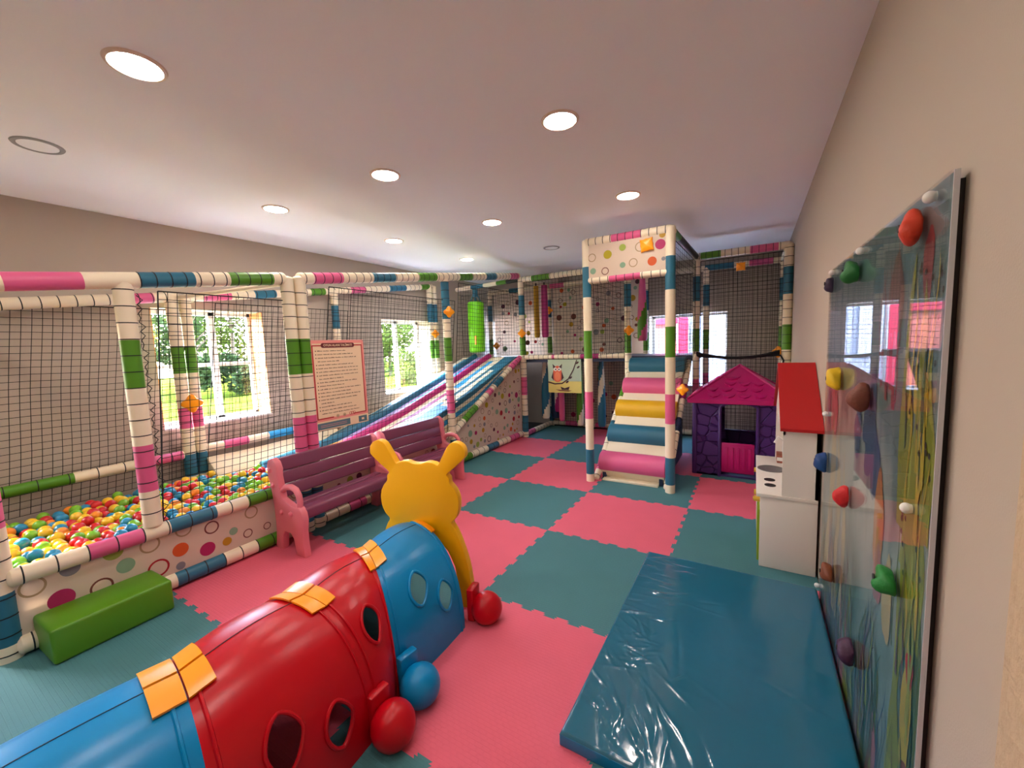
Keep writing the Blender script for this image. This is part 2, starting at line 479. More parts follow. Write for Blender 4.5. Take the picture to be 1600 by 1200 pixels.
downlight(.17, -2.62, 'unseen added downlight behind the camera on the caterpillar side')  # row behind the camera is unseen, added to boost frontal light
downlight(1.53, -2.62, 'unseen added downlight behind the camera near the right wall')
downlight(-1.16, -2.62, 'unseen added downlight behind the camera near the window wall')
def speaker(x, y, label):
    t = thing('ceiling_speaker', label, 'ceiling speaker', (x, y, H), 'unlit round ceiling speakers')
    m = MB(); m.lathe((x, y, H), [(.085, -.001), (.09, -.007), (.108, -.006), (.112, 0)], 'speaker_grille', 32); m.build('rim', t)
    m = MB(); m.disc((x, y, H-.003), (0, 0, -1), .086, 'ceiling_paint', th=.002, n=32); m.build('grille', t)
speaker(-1.15, -1.28, 'unlit round speaker with grey rim on the ceiling over the ball pit')
speaker(.14, 3.09, 'small unlit round speaker on the ceiling near the back frame')

# ------------------------------------------------------------------ floor mats
TEETH = 13
def edge_pts(fixed, a0, a1, horizontal, straight):
    """jigsaw edge polyline from a0 to a1; identical for both neighbours"""
    if straight: return [(a0, fixed), (a1, fixed)] if horizontal else [(fixed, a0), (fixed, a1)]
    base = math.floor(a0+.1); p = 1.0/TEETH; d = .013; out = []
    lo, hi = a0, a1
    pts = [(base, 0)]
    for k in range(TEETH):
        s = base+k*p; sg = d if k % 2 else -d
        if k in (0, TEETH-1): sg = 0
        if sg == 0: pts += [(s, 0), (s+p, 0)]
        else: pts += [(s+p*.12, 0), (s+p*-.02, sg), (s+p*1.02, sg), (s+p*.88, 0)] if True else []
    pts = [(min(max(a, lo), hi), o_) for a, o_ in pts if lo-1e-6 <= a <= hi+1e-6]
    if pts[0][0] > lo+1e-6: pts.insert(0, (lo, 0))
    if pts[-1][0] < hi-1e-6: pts.append((hi, 0))
    q = []
    for a, o_ in pts:
        w = (a, fixed+o_) if horizontal else (fixed+o_, a)
        if not q or (abs(q[-1][0]-w[0])+abs(q[-1][1]-w[1])) > 1e-6: q.append(w)
    return q
MX = [-1.06, 0, 1, 2, 2.905]; MY = [-3, -2, -1, 0, 1, 2, 3, 4, 5.1]
mat_label = {(-1, -2): 'teal foam mat under the green soft step', (-1, -1): 'pink foam mat under the near legs of the first bench', (-1, 0): 'teal foam mat under the seat of the first bench',
             (-1, 1): 'pink foam mat under the far end of the second bench', (-1, 2): 'teal foam mat beside the low end of the dotted slide panel', (-1, 3): 'pink foam mat beside the high end of the dotted slide panel',
             (-1, 4): 'teal foam mat behind the corner post under the hanging foam',
             (0, -2): 'pink foam mat under the rear of the caterpillar tunnel', (0, -1): 'teal foam mat hidden under the middle of the caterpillar tunnel',
             (0, 0): 'pink foam mat just beyond the yellow caterpillar head', (0, 1): 'whole teal foam mat in the middle of the floor, beyond the caterpillar', (0, 2): 'pink foam mat at the foot of the left tower post',
             (0, 3): 'teal foam mat left of the roller ramp', (0, 4): 'pink foam mat under the back frame left of the roller ramp',
             (1, -2): 'teal foam mat below the near edge of the crash mat', (1, -1): 'pink foam mat between the caterpillar feet and the crash mat',
             (1, 0): 'large teal foam mat touching the far left corner of the crash mat', (1, 1): 'pink foam mat between the crash mat and the tower', (1, 2): 'teal foam mat under the foot of the roller ramp',
             (1, 3): 'pink foam mat under the middle of the roller ramp', (1, 4): 'teal foam mat under the platform behind the ramp',
             (2, -2): 'pink foam mat in the corner by the climbing board', (2, -1): 'teal foam mat under the crash mat by the climbing board', (2, 0): 'pink foam mat under the far end of the crash mat',
             (2, 1): 'teal foam mat at the foot of the toy kitchen', (2, 2): 'pink foam mat in front of the playhouse door', (2, 3): 'teal foam mat under the purple playhouse', (2, 4): 'pink foam mat behind the purple playhouse'}
for c in range(-1, 3):
    for r in range(-2, 5):
        x0, x1 = MX[c+1], MX[c+2]; y0, y1 = MY[r+3], MY[r+4]
        pts = []
        bt = edge_pts(y0, x0, x1, True, r == -2); rtE = edge_pts(x1, y0, y1, False, c == 2)
        tp = edge_pts(y1, x0, x1, True, r == 4)[::-1]; lf = edge_pts(x0, y0, y1, False, c == -1)[::-1]
        for seg in (bt, rtE, tp, lf): pts += seg[:-1]
        mb = MB(); mb.prism([(x, y, -.02) for x, y in pts], (0, 0, .02), 'eva_teal' if (c+r) % 2 else 'eva_pink')
        tag(mb.build('foam_floor_mat', smooth=False), mat_label[(c, r)], 'floor mat', 'interlocking foam floor mats')

# ================================================================== PLAY FRAME PARTS
CODE = dict(W='foam_white', P='foam_pink', T='foam_teal', G='foam_green', Y='foam_yellow', N='foam_navy', M='foam_magenta', B='foam_blue', K='tie_black', O='foam_orange')
def padded(name, p0, p1, r, bands, parent, ties=.105, label=None, tie_off=.04, dome=True):
    """foam-padded steel tube; bands = [(end distance, code)...]"""
    p0 = Vector(p0); p1 = Vector(p1); L = (p1-p0).length; d = (p1-p0)/L
    a = Vector((0, 0, 1)) if abs(d.z) < .9 else Vector((1, 0, 0))
    u = d.cross(a).normalized(); w = d.cross(u); n = 14
    mb = MB(); s = 0.0
    for e, c in bands:
        e = min(e, L)
        if e <= s: continue
        mb.tube([p0+d*s, p0+d*e], r, CODE[c], n, caps=False); s = e
    if s < L: mb.tube([p0+d*s, p0+d*L], r, CODE[bands[-1][1]], n, caps=False)
    for q, sg, c in ((p0, -1, bands[0][1]), (p1, 1, bands[-1][1])):
        mb.tube([q, q+d*sg*r*.25, q+d*sg*r*.42], [r, r*.8, r*.25], CODE[c], n)
    if ties:
        k = tie_off
        while k < L-.03:
            tl = .0032
            mb.tube([p0+d*(k-tl), p0+d*(k+tl)], r+.0018, 'tie_black', n, caps=True); k += ties
    return mb.build(name, parent, label)
STD = [(.09, 'W'), (.38, 'T'), (.74, 'W'), (1.05, 'P'), (1.43, 'W'), (1.74, 'G'), (2.11, 'W'), (2.44, 'T'), (3.0, 'W')]
LOW = STD[:6] + [(3.0, 'W')]
def shift(b, z0): return [(max(0, e-z0), c) for e, c in b]
def ztop(y): return 2.265+.127*(y-.1)

def net(name, O, U, V, parent, cell=.055, half=.0021, vmin=None, sag=.012, seed=0, umax=None, edge=True, label=None):
    """netting on the parallelogram O + s U + t V; vmin(s) gives the lower limit in metres of V"""
    rr = random.Random(seed)
    O = Vector(O); U = Vector(U); V = Vector(V); lu = U.length; lv = V.length; du = U/lu; dv = V/lv
    nn = du.cross(dv).normalized()
    ph = [rr.uniform(0, 6.28) for k in range(6)]
    def P(s, t):
        k = sin(pi*min(1, max(0, s/lu)))*sin(pi*min(1, max(0, t/lv)))
        wob = sag*k*(sin(s*3.1+ph[0])+.6*sin(t*4.3+ph[1]+s*2))
        ds = .010*k*sin(t*3.7+ph[2]+s*1.3); dt = .014*sin(pi*min(1, max(0, s/lu)))*sin(s*4.1+ph[3]+t)
        return O+du*(s+ds)+dv*(t+dt*k)+nn*wob
    mb = MB()
    def strand(f, a, b, h):
        K = max(2, int((b-a)/.16)); pts = [f(a+(b-a)*i/K) for i in range(K+1)]
        mb.tube(pts, h, 'net_black', 4, caps=False)
    nu = max(1, int(round(lu/cell))); nv = max(1, int(round(lv/cell)))
    vm = vmin or (lambda s: 0.0)
    for i in range(nu+1):
        s = lu*i/nu; a = vm(s)
        if lv-a > .03: strand(lambda t, s=s: P(s, t), a, lv, half)
    for j in range(nv+1):
        t = lv*j/nv
        # part of this row that lies above vmin
        N = 40; run = None
        for i in range(N+1):
            s = lu*i/N; ok = t >= vm(s)-1e-6
            if ok and run is None: run = s
            if run is not None and (not ok or i == N):
                e = s
                if e-run > .02: strand(lambda q, t=t: P(q, t), run, e, half)
                run = None
    if edge:
        a0, a1 = vm(0), vm(lu)
        for pth in ([P(0, a0+(lv-a0)*i/8) for i in range(9)], [P(lu, a1+(lv-a1)*i/8) for i in range(9)], [P(lu*i/8, lv) for i in range(9)]):
            mb.tube(pth, .0045, 'net_black', 5, caps=False)
    return mb.build(name, parent, label, smooth=False)

DOTC = ['dot_olive', 'dot_lime', 'dot_rose', 'dot_orange', 'dot_grey', 'dot_sage', 'dot_brown', 'dot_red', 'dot_plum', 'dot_gold']
def dotted(mb, O, du, dv, nrm, inside, W_, H_, n, rmin, rmax, seed, fixed=()):
    """scatter printed dots and rings on a panel plane; inside(s,t,r) -> bool"""
    rr = random.Random(seed); O = Vector(O); du = Vector(du); dv = Vector(dv); placed = []
    for (s, t, r, c, ring) in fixed:
        placed.append((s, t, r)); mb.disc(O+du*s+dv*t, nrm, r, c, n=24, r2=(r*.8 if ring else None))
    tries = 0
    while len(placed) < n and tries < 6000:
        tries += 1
        r = rr.uniform(rmin, rmax); s = rr.uniform(0, W_); t = rr.uniform(0, H_)
        if not inside(s, t, r) or any((s-a)**2+(t-b)**2 < (r+q+.02)**2 for a, b, q in placed): continue
        placed.append((s, t, r)); ring = rr.random() < .4
        mb.disc(O+du*s+dv*t, nrm, r, rr.choice(['dot_brown', 'dot_tan', 'dot_plum'] if ring else DOTC), n=18, r2=(r*.78 if ring else None))

XS, XBK = -.95, -2.28      # front and rear planes of the side structure
R_ = .052
# ------------------------------------------------------------------ ball pit enclosure
pit = thing('ball_pit_enclosure', 'padded ball pit frame with open entry, black nets and dotted front panel', 'play structure', (XS, -.8, 0))
padded('post', (XS-.03, -1.70, 0), (XS-.03, -1.70, ztop(-1.7)-.05), R_+.006, LOW, pit, label='near post with teal lower band')
padded('post', (XS, -1.04, .50), (XS, -1.04, ztop(-1.04)-.02), R_, shift(LOW, .50), pit, label='entry post standing on the pit rim', tie_off=.09)
padded('post', (XS, .035, 0), (XS, .035, ztop(.03)), R_, LOW, pit, label='post beside the rules sign, left of the pair')
yb1 = -.28
padded('post', (XBK, yb1-.04, 0), (XBK, yb1-.04, ztop(yb1)-.02), R_, [(.44, 'W'), (.66, 'T'), (.92, 'W'), (1.12, 'P'), (1.46, 'W'), (1.72, 'G'), (3, 'W')], pit, label='rear post at the window edge')
padded('post', (XBK, yb1+.065, 0), (XBK, yb1+.065, ztop(yb1)-.02), R_*.9, [(.44, 'W'), (.66, 'T'), (.92, 'W'), (1.12, 'P'), (1.46, 'W'), (1.72, 'G'), (3, 'W')], pit)
padded('rail', (XS, -1.60, ztop(-1.6)), (XS, -1.0, ztop(-1.0)), R_, [(.07, 'W'), (.38, 'P'), (2, 'W')], pit, ties=0, label='top rail over the entry')
padded('rail', (XS, -1.0, ztop(-1.0)), (XS, .0, ztop(0)), R_, [(.04, 'W'), (.35, 'T'), (.58, 'W'), (.91, 'G'), (2, 'W')], pit, label='top rail with teal and green bands', ties=.085)
padded('rail', (XS, -1.66, .45), (XS, .05, .45), R_*.95, [(.30, 'W'), (.56, 'P'), (.70, 'W'), (.98, 'T'), (1.20, 'W'), (1.45, 'G'), (2, 'W')], pit, label='pit rim rail', ties=.13)
padded('rail', (XS, -1.66, .06), (XS, .05, .06), R_, [(.70, 'W'), (1.0, 'T'), (1.24, 'W'), (1.45, 'G'), (2, 'W')], pit, label='floor rail', ties=.12)
padded('rail', (XBK, -1.70, ztop(-1.7)-.02), (XBK, yb1, ztop(yb1)-.02), R_*.9, [(.30, 'G'), (1.06, 'W'), (1.25, 'P'), (2, 'W')], pit, label='rear top rail', ties=.1)
padded('rail', (XBK, -1.70, .66), (XBK, yb1-.1, .66), R_*.85, [(.58, 'G'), (1.10, 'W'), (1.32, 'P'), (2, 'W')], pit, label='rear middle rail', ties=.17)
padded('rail', (XBK+.05, yb1, ztop(yb1)-.03), (XS, .03, ztop(.03)-.04), .02, [(3, 'W')], pit, ties=0, label='thin white cross rail')
padded('rail', (XBK, -1.74, ztop(-1.7)-.04), (XS-.03, -1.74, ztop(-1.7)-.03), R_*.8, [(3, 'W')], pit, ties=0)
mb = MB(); mb.box2((XS-.012, -1.66, .06), (XS, .05, .45), 'vinyl_print')
fx = [(.07, .30, .055, 'dot_tan', True), (.22, .335, .045, 'dot_grey', False), (.46, .23, .047, 'dot_sage', False), (.41, .345, .05, 'dot_lime', False), (.17, .17, .058, 'dot_rose', False),
      (.34, .15, .055, 'dot_brown', True), (.59, .31, .055, 'dot_tan', True), (.62, .13, .06, 'dot_red', True), (.75, .20, .048, 'dot_orange', False), (.91, .13, .05, 'dot_rose', False),
      (.74, .085, .028, 'dot_grey', False), (.78, .335, .05, 'dot_tan', True), (.95, .28, .048, 'dot_brown', True), (1.04, .13, .032, 'dot_gold', False), (1.09, .19, .03, 'dot_sage', False),
      (1.19, .13, .035, 'dot_brown', True), (1.34, .13, .03, 'dot_brown', True), (1.23, .29, .05, 'dot_tan', True), (1.52, .22, .04, 'dot_rose', False), (1.60, .32, .045, 'dot_tan', True)]
dotted(mb, (XS+.0002, -1.66, .06), (0, 1, 0), (0, 0, 1), (1, 0, 0), lambda s, t, r: False, 1, 1, 0, .03, .05, 1, fx)
mb.build('side_panel', pit, 'cream vinyl panel printed with coloured dots')
net('net', (XS, -.985, .50), (0, .97, 0), (0, .122, ztop(-.98)-.50-.06), pit, seed=1, label='black net between entry post and sign')
net('net', (XBK, -1.70, .45), (0, 1.36, 0), (0, .17, 1.62), pit, seed=2, label='rear net beside the plain wall')
mb = MB()
for q in range(26):      # laced edge cord next to the entry post
    z = .52+q*.058
    mb.tube([(XS+.02, -.985, z), (XS+.022, -.965+.012*sin(q*2.1), z+.03), (XS+.02, -.985, z+.058)], .003, 'tie_black', 5)
mb.build('lacing_cord', pit)
mb = MB(); mb.box2((XBK+.06, -1.66, 0), (XS-.06, .15, .285), 'foam_navy'); mb.build('pit_base', pit)

mb = MB()
mb.prism([(XBK+.05, -.20, .30), (XBK+.32, -.20, .30), (XBK+.28, -.20, .42), (XBK+.05, -.20, .60)], (0, 1.5, 0), 'foam_white', bev=.01)
mb.build('window_pad', pit, 'white pad added and sloped to catch sun below the window sill')  # added part, sloped to catch sun for the bright area below the sill
# ------------------------------------------------------------------ slide enclosure
sl_ = thing('slide_enclosure', 'padded frame with black nets around the wavy slide lanes', 'play structure', (XS, 2.1, 0))
padded('post', (XS, .145, 0), (XS, .145, ztop(.15)), R_, LOW, sl_, label='post beside the rules sign, right of the pair')
padded('post', (XS, 2.13, 0), (XS, 2.13, ztop(2.13)), R_, STD[:6]+[(1.98, 'W'), (2.46, 'T'), (3, 'W')], sl_, label='post at the far end of the second bench')
padded('post', (XBK, 1.45, .3), (XBK, 1.45, ztop(1.45)-.02), R_*.9, shift(STD[:6]+[(1.92, 'W'), (2.22, 'T'), (3, 'W')], .3), sl_)
padded('post', (XBK, 3.30, .3), (XBK, 3.30, ztop(3.3)-.02), R_*.9, shift(STD[:6]+[(2.05, 'W'), (2.36, 'T'), (3, 'W')], .3), sl_, label='rear post right of the slide window')
padded('post', (XBK, 3.42, .3), (XBK, 3.42, ztop(3.4)-.02), R_*.9, shift(STD[:6]+[(2.05, 'W'), (2.36, 'T'), (3, 'W')], .3), sl_)
padded('rail', (XS, .15, ztop(.15)), (XS, 2.13, ztop(2.13)), R_, [(.12, 'W'), (.43, 'P'), (.80, 'W'), (1.11, 'T'), (1.49, 'W'), (1.81, 'G'), (3, 'W')], sl_, label='top rail above the rules sign', ties=.09)
padded('rail', (XS, 2.13, ztop(2.13)), (XS, 4.06, ztop(4.06)), R_, [(.28, 'W'), (.57, 'G'), (.92, 'W'), (1.20, 'T'), (1.63, 'W'), (1.9, 'P'), (3, 'W')], sl_, label='top rail leading to the corner', ties=.09)
padded('rail', (XS, .15, .45), (XS, 2.13, .45), R_*.95, [(.35, 'G'), (.7, 'W'), (1.0, 'N'), (1.4, 'W'), (1.7, 'P'), (3, 'W')], sl_, ties=.12)
padded('rail', (XS, .15, .06), (XS, 4.0, .06), R_, [(.3, 'W'), (.5, 'P'), (.8, 'W'), (1.1, 'P'), (2.1, 'W'), (2.35, 'G'), (2.75, 'W'), (3.05, 'T'), (3.4, 'W'), (3.7, 'P'), (5, 'W')], sl_, label='floor rail', ties=.13)
padded('rail', (XS, 2.13, .455), (XS, 4.02, 1.385), R_*.9, [(.28, 'W'), (.62, 'G'), (.95, 'W'), (1.08, 'P'), (1.18, 'W'), (1.42, 'T'), (1.72, 'W'), (5, 'P')], sl_, label='sloping rail along the slide edge', ties=.1)
padded('rail', (XBK, yb1+.1, ztop(yb1)-.02), (XBK, 3.36, ztop(3.36)-.02), R_*.85, [(.12, 'W'), (.38, 'P'), (.62, 'W'), (.86, 'T'), (1.3, 'W'), (1.5, 'G'), (1.9, 'W'), (2.15, 'P'), (2.6, 'W'), (2.95, 'T'), (3.3, 'W'), (3.5, 'G'), (5, 'W')], sl_, label='rear top rail', ties=.1)
padded('rail', (XBK, yb1+.1, .68), (XBK, 1.45, .68), R_*.85, [(.16, 'W'), (.40, 'P'), (.62, 'W'), (1.0, 'B'), (5, 'W')], sl_, label='rear rail below the window', ties=0)
padded('rail', (XBK, 4.06, ztop(4.06)-.1), (XS, 4.06, ztop(4.06)-.06), R_*.7, [(.35, 'W'), (.62, 'T'), (.9, 'W'), (1.1, 'G'), (5, 'K')], sl_, label='cross rail carrying the punching bag', ties=0)
mb = MB()
mb.prism([(XS-.012, .15, .06), (XS-.012, 4.03, .06), (XS-.012, 4.03, 1.385), (XS-.012, 2.13, .45), (XS-.012, .15, .45)], (.012, 0, 0), 'vinyl_print')
def ins(s, t, r):
    y = s+.15; top = .39 if y < 2.13 else .39+(y-2.13)*.49
    return .05+r < t+.0 < top-r-.07 and r+.02 < s < 3.88-r
dotted(mb, (XS+.0002, .15, .06), (0, 1, 0), (0, 0, 1), (1, 0, 0), ins, 3.88, 1.35, 105, .018, .05, 5)
mb.build('side_panel', sl_, 'cream vinyl panel printed with small dots and rings', smooth=False)
net('net', (XS, .20, .50), (0, 1.88, 0), (0, .24, ztop(.2)-.50-.05), sl_, seed=3, label='black net behind the rules sign')
net('net', (XS, 2.18, .50), (0, 1.83, 0), (0, .24, ztop(2.18)-.50-.05), sl_, seed=4, vmin=lambda s: max(0, s*.455), label='black net above the dotted slide panel')
net('net', (XBK, yb1+.13, .70), (0, 1.60, 0), (0, .2, 1.46), sl_, seed=5, cell=.06)
net('net', (XBK, 1.5, .70), (0, 1.75, 0), (0, .22, 1.70), sl_, seed=6, cell=.06)

# ------------------------------------------------------------------ slide
SLP = [(4.05, 1.40), (3.0, 1.05), (1.9, .72), (1.0, .50), (.16, .42)]
def slz(y):
    for (a, za), (b, zb) in zip(SLP, SLP[1:]):
        if b <= y <= a: return zb+(za-zb)*(y-b)/(a-b)
    return SLP[-1][1] if y < SLP[-1][0] else SLP[0][1]
slide = thing('wave_slide', 'wide multi-lane foam slide striped in blue, magenta and white beneath the window', 'slide', (-1.6, 2.2, 0))
YS_ = [4.05-k*(3.89/40) for k in range(41)]
def lane(name, x0, x1, mat, lift=0.0, wav=None, bol=False, label=None, ya=9, yb=-9):
    mb = MB(); vs = []; fs = []; ysamp = [y for y in YS_ if yb <= y <= ya]
    if bol:
        n = 8
        for y in ysamp:
            for k in range(n+1):
                a = pi*k/n; vs.append(((x0+x1)/2-cos(a)*(x1-x0)/2, y, slz(y)+lift+sin(a)*.075))
        for i in range(len(ysamp)-1):
            for k in range(n): fs.append([i*(n+1)+k, i*(n+1)+k+1, (i+1)*(n+1)+k+1, (i+1)*(n+1)+k])
        e = len(ysamp)-1
        fs.append([e*(n+1)+k for k in range(n+1)])
    else:
        for y in ysamp:
            q = wav(y) if wav else 0.0
            for (x, z) in ((x0, 0), (x1+q, 0), (x1+q, -.05), (x0, -.05)):
                vs.append((x, y, slz(y)+lift+z))
        for i in range(len(ysamp)-1):
            for k in range(4): fs.append([i*4+k, i*4+(k+1) % 4, (i+1)*4+(k+1) % 4, (i+1)*4+k])
        e = len(ysamp)-1; fs += [[0, 1, 2, 3], [e*4+3, e*4+2, e*4+1, e*4]]
    mb.add(vs, fs, mat)
    return mb.build(name, slide, label)
mb = MB()
prof = [(-2.22, y, slz(y)-.012) for y, z in SLP]+[(-2.22, .16, 0.0), (-2.22, 4.05, 0.0)]
mb.prism(prof, (1.20, 0, 0), 'foam_white'); mb.build('slide_body', slide, smooth=False)
step = lambda y0, w, dx: (lambda y: dx*max(0, min(1, (y0-y)/w)))
lane('lane', -2.19, -1.97, 'foam_white', .004, label='white lane by the window')
lane('lane', -2.10, -2.00, 'foam_blue', .006, step(3.4, .5, .03), label='light blue wave stripe', ya=4.0, yb=2.3)
lane('lane', -2.17, -2.10, 'foam_teal', .006, label='thin teal stripe by the window', ya=3.0, yb=.9)
lane('lane', -2.08, -1.98, 'foam_blue', .006, step(1.6, .4, -.04), label='light blue stripe at the foot', ya=1.7, yb=.16)
lane('divider', -1.97, -1.86, 'foam_teal', 0, bol=True, label='teal round divider')
lane('lane', -1.86, -1.66, 'foam_lavender', .004, label='lavender lane')
lane('lane', -1.80, -1.74, 'foam_blue', .006, step(3.0, .4, .03), label='blue zigzag stripe', ya=3.9, yb=2.2)
lane('lane', -1.78, -1.66, 'foam_magenta', .006, step(1.9, .4, -.05), label='magenta wave patch', ya=2.1, yb=1.2)
lane('divider', -1.66, -1.55, 'foam_magenta', 0, bol=True, label='magenta round divider')
lane('lane', -1.55, -1.27, 'foam_white', .004, label='cream lane')
lane('lane', -1.44, -1.37, 'foam_magenta', .006, step(1.9, .35, -.05), label='magenta zigzag stripe', ya=2.6, yb=1.1)
lane('lane', -1.46, -1.38, 'foam_blue', .006, step(3.2, .3, .04), label='blue stripe near the top', ya=3.9, yb=2.7)
lane('lane', -1.27, -1.03, 'foam_teal', .004, label='teal front lane', ya=9, yb=2.3)
lane('lane', -1.27, -1.03, 'foam_blue', .004, label='light blue front lane', ya=2.35, yb=.1)
lane('lane', -1.20, -1.13, 'foam_white', .006, step(3.0, .3, .05), label='white arrow stripe', ya=3.5, yb=2.2)
m = MB()
for (za, zb, mt) in ((0, .07, 'foam_teal'), (.07, .13, 'foam_white'), (.13, .20, 'foam_blue'), (.20, .245, 'foam_white')):
    ys = [y for y in YS_ if 1.7 <= y <= 3.6]
    vs = []
    for y in ys:
        k = min(1, max(.05, (3.9-y)/1.2))
        for z in (slz(y)-za*k, slz(y)-zb*k):
            for x in (-1.02, -1.012): vs.append((x, y, z))
    fs = []
    for i in range(len(ys)-1):
        a, b = i*4, i*4+4
        fs += [[a+1, a+3, b+3, b+1], [a, b, b+2, a+2], [a, a+1, b+1, b], [a+2, b+2, b+3, a+3]]
    m.add(vs, fs, mt)
m.build('side_skirt', slide, 'striped side of the slide')
for (x, y, w_, l_) in ((-1.80, .95, .05, .22), (-1.42, .85, .045, .2)):
    m = MB(); m.prism([(x-w_, y-l_, slz(y-l_)+.008), (x+w_*.6, y-l_*.4, slz(y-l_*.4)+.008), (x+w_, y+l_, slz(y+l_)+.008), (x-w_*.4, y+l_*.3, slz(y+l_*.3)+.008)], (0, 0, .004), 'foam_yellow')
    m.build('printed_flash', slide, 'yellow printed flash')

# ------------------------------------------------------------------ balls
rb = random.Random(11); BR = .0365
def ball_mesh(mat):
    mb = MB(); mb.sphere((0, 0, 0), BR, mat, 14, 9); o = mb.build('pit_ball'); me = o.data; bpy.data.objects.remove(o); return me
bcol = ['ball_yellow', 'ball_red', 'ball_blue', 'ball_green', 'ball_orange']
bme = {c: ball_mesh(c) for c in bcol}
bname = dict(ball_yellow='yellow', ball_red='red', ball_blue='blue', ball_green='green', ball_orange='orange')
pt = .078
def in_pit(x, y): return -2.18 < x < -1.045 and -1.61 < y < .115 and not (x < XBK+.36 and y > -.24) and not (abs(y-yb1) < .13 and x < -2.14)
def layer(z0, off, jit):
    out = []; row = 0; y = -1.60+off
    while y < .12:
        x = -1.05-(pt/2 if row % 2 else 0)
        while x > -2.18:
            if in_pit(x, y): out.append([x+rb.uniform(-jit, jit), y+rb.uniform(-jit, jit), z0+.014*sin(x*5+1)*sin(y*4)+.010*sin(y*9+x*7)+rb.uniform(-1, 1)*jit])
            x -= pt
        y += pt*.866; row += 1
    return out
up_ = layer(.285+BR+.105, 0, .022); low_ = layer(.285+BR+.035, pt*.577, .004)
allp = up_+low_; nu_ = len(up_)
for it in range(60):         # let the balls settle apart so none interpenetrate
    grid = {}
    for i, p in enumerate(allp): grid.setdefault((int(p[0]//.08), int(p[1]//.08)), []).append(i)
    for i, p in enumerate(allp):
        gx, gy = int(p[0]//.08), int(p[1]//.08)
        for ax in (-1, 0, 1):
            for ay in (-1, 0, 1):
                for j in grid.get((gx+ax, gy+ay), ()):
                    if j <= i: continue
                    q = allp[j]; d = [q[k]-p[k] for k in range(3)]; L = math.sqrt(sum(t*t for t in d)) or 1e-6
                    if L < 2*BR+.0005:
                        c = (2*BR+.0006-L)/L*.5
                        for k in range(3): p[k] -= d[k]*c; q[k] += d[k]*c
        p[0] = min(-1.042, max(-2.18, p[0])); p[1] = min(.118, max(-1.615, p[1])); p[2] = max(.285+BR, p[2])
pos = [(*p, 1) for p in allp[:nu_]]+[(*p, 0) for p in allp[nu_:]]
def pick():
    return rb.choices(bcol, [30, 22, 22, 24, 7])[0]
tops = sorted([p for p in pos if p[3] == 1], key=lambda p: (Vector(p[:3])-EYE).length)
keep = set(); indiv = []
for p in tops:
    if len(indiv) < 300: indiv.append(p); keep.add(p)
for p in indiv:
    c = pick()
    o = bpy.data.objects.new('pit_ball', bme[c]); COL.objects.link(o); o.location = p[:3]
    where = 'at the open entry' if p[1] < -1.0 else 'behind the net'
    tag(o, '%s plastic ball in the ball pit %s' % (bname[c], where), 'ball', 'plastic balls in the ball pit')
mb = MB()
for p in pos:
    if p in keep: continue
    mb.sphere(p[:3], BR, pick(), 12, 8)
o = mb.build('pit_balls'); tag(o, 'coloured plastic balls at the back of the ball pit below the window', 'balls'); o['kind'] = 'stuff'

# ------------------------------------------------------------------ back frame
YFR, YBK = 4.06, 5.14
bf = thing('play_structure', 'two-storey padded climbing frame with nets across the back of the room', 'play structure', (.9, 4.6, 0))
ZT = 2.70
for x, r in ((-.90, R_),):
    padded('post', (x, YFR, 0), (x, YFR, ZT), r, STD, bf, label='corner post at the top of the slide')
padded('post', (.90, YFR, 0), (.90, YFR, ZT), R_*.95, STD, bf, label='post behind the left tower post')
padded('post', (1.83, YFR, 0), (1.83, YFR, ZT), R_*.85, STD, bf, label='slim post behind the right tower post')
padded('post', (2.86, YFR, 0), (2.86, YFR, ZT), R_, STD, bf, label='right end post against the wall')
for x in (-2.27, -.90, .92, 1.85, 2.86):
    padded('post', (x, YBK, 0), (x, YBK, ZT), R_*.9, STD, bf)
padded('rail', (-.90, YFR, ZT), (.92, YFR, ZT), R_*.9, [(.22, 'W'), (.55, 'G'), (5, 'W')], bf, label='front top rail, left span', ties=.075)
padded('rail', (1.83, YFR, ZT), (2.86, YFR, ZT), R_*.9, [(.05, 'W'), (.29, 'G'), (.62, 'W'), (.92, 'P'), (5, 'W')], bf, label='front top rail above the playhouse', ties=.075)
padded('rail', (-.90, YFR, 1.39), (.92, YFR, 1.39), R_*.75, [(.55, 'W'), (.6, 'P'), (1.05, 'W'), (1.35, 'M'), (5, 'W')], bf, label='platform front rail', ties=.09)
padded('rail', (-2.27, YBK, ZT), (2.86, YBK, ZT), R_*.85, [(.5, 'W'), (.8, 'T'), (1.4, 'W'), (1.7, 'P'), (2.6, 'W'), (2.9, 'G'), (4.1, 'W'), (4.5, 'T'), (4.7, 'W'), (5, 'P'), (6, 'W')], bf, ties=0)
padded('rail', (-.9, YBK, .06), (2.86, YBK, .06), R_*.9, [(.3, 'W'), (.55, 'P'), (.9, 'W'), (1.1, 'P'), (6, 'W')], bf, label='rear floor rail', ties=.12)
padded('rail', (-.9, YFR, .05), (-.9, YBK, .05), R_*.9, [(.3, 'P'), (3, 'W')], bf, ties=.12)
for x in (-.9, 2.86): padded('rail', (x, YFR, ZT), (x, YBK, ZT), R_*.8, [(3, 'W')], bf, ties=0)
mb = MB(); mb.box2((-2.2, YFR+.04, 1.30), (1.80, YBK-.04, 1.375), 'foam_navy'); mb.build('platform', bf)
net('net', (-.85, YFR, 1.43), (1.70, 0, 0), (0, 0, 1.22), bf, seed=7, cell=.058, label='front net over the owl picture')
net('net', (1.88, YFR, .10), (.93, 0, 0), (0, 0, 2.53), bf, seed=8, cell=.055, label='net behind the playhouse')
net('net', (-.85, YBK-.02, .10), (1.72, 0, 0), (0, 0, 1.18), bf, seed=9, cell=.05)
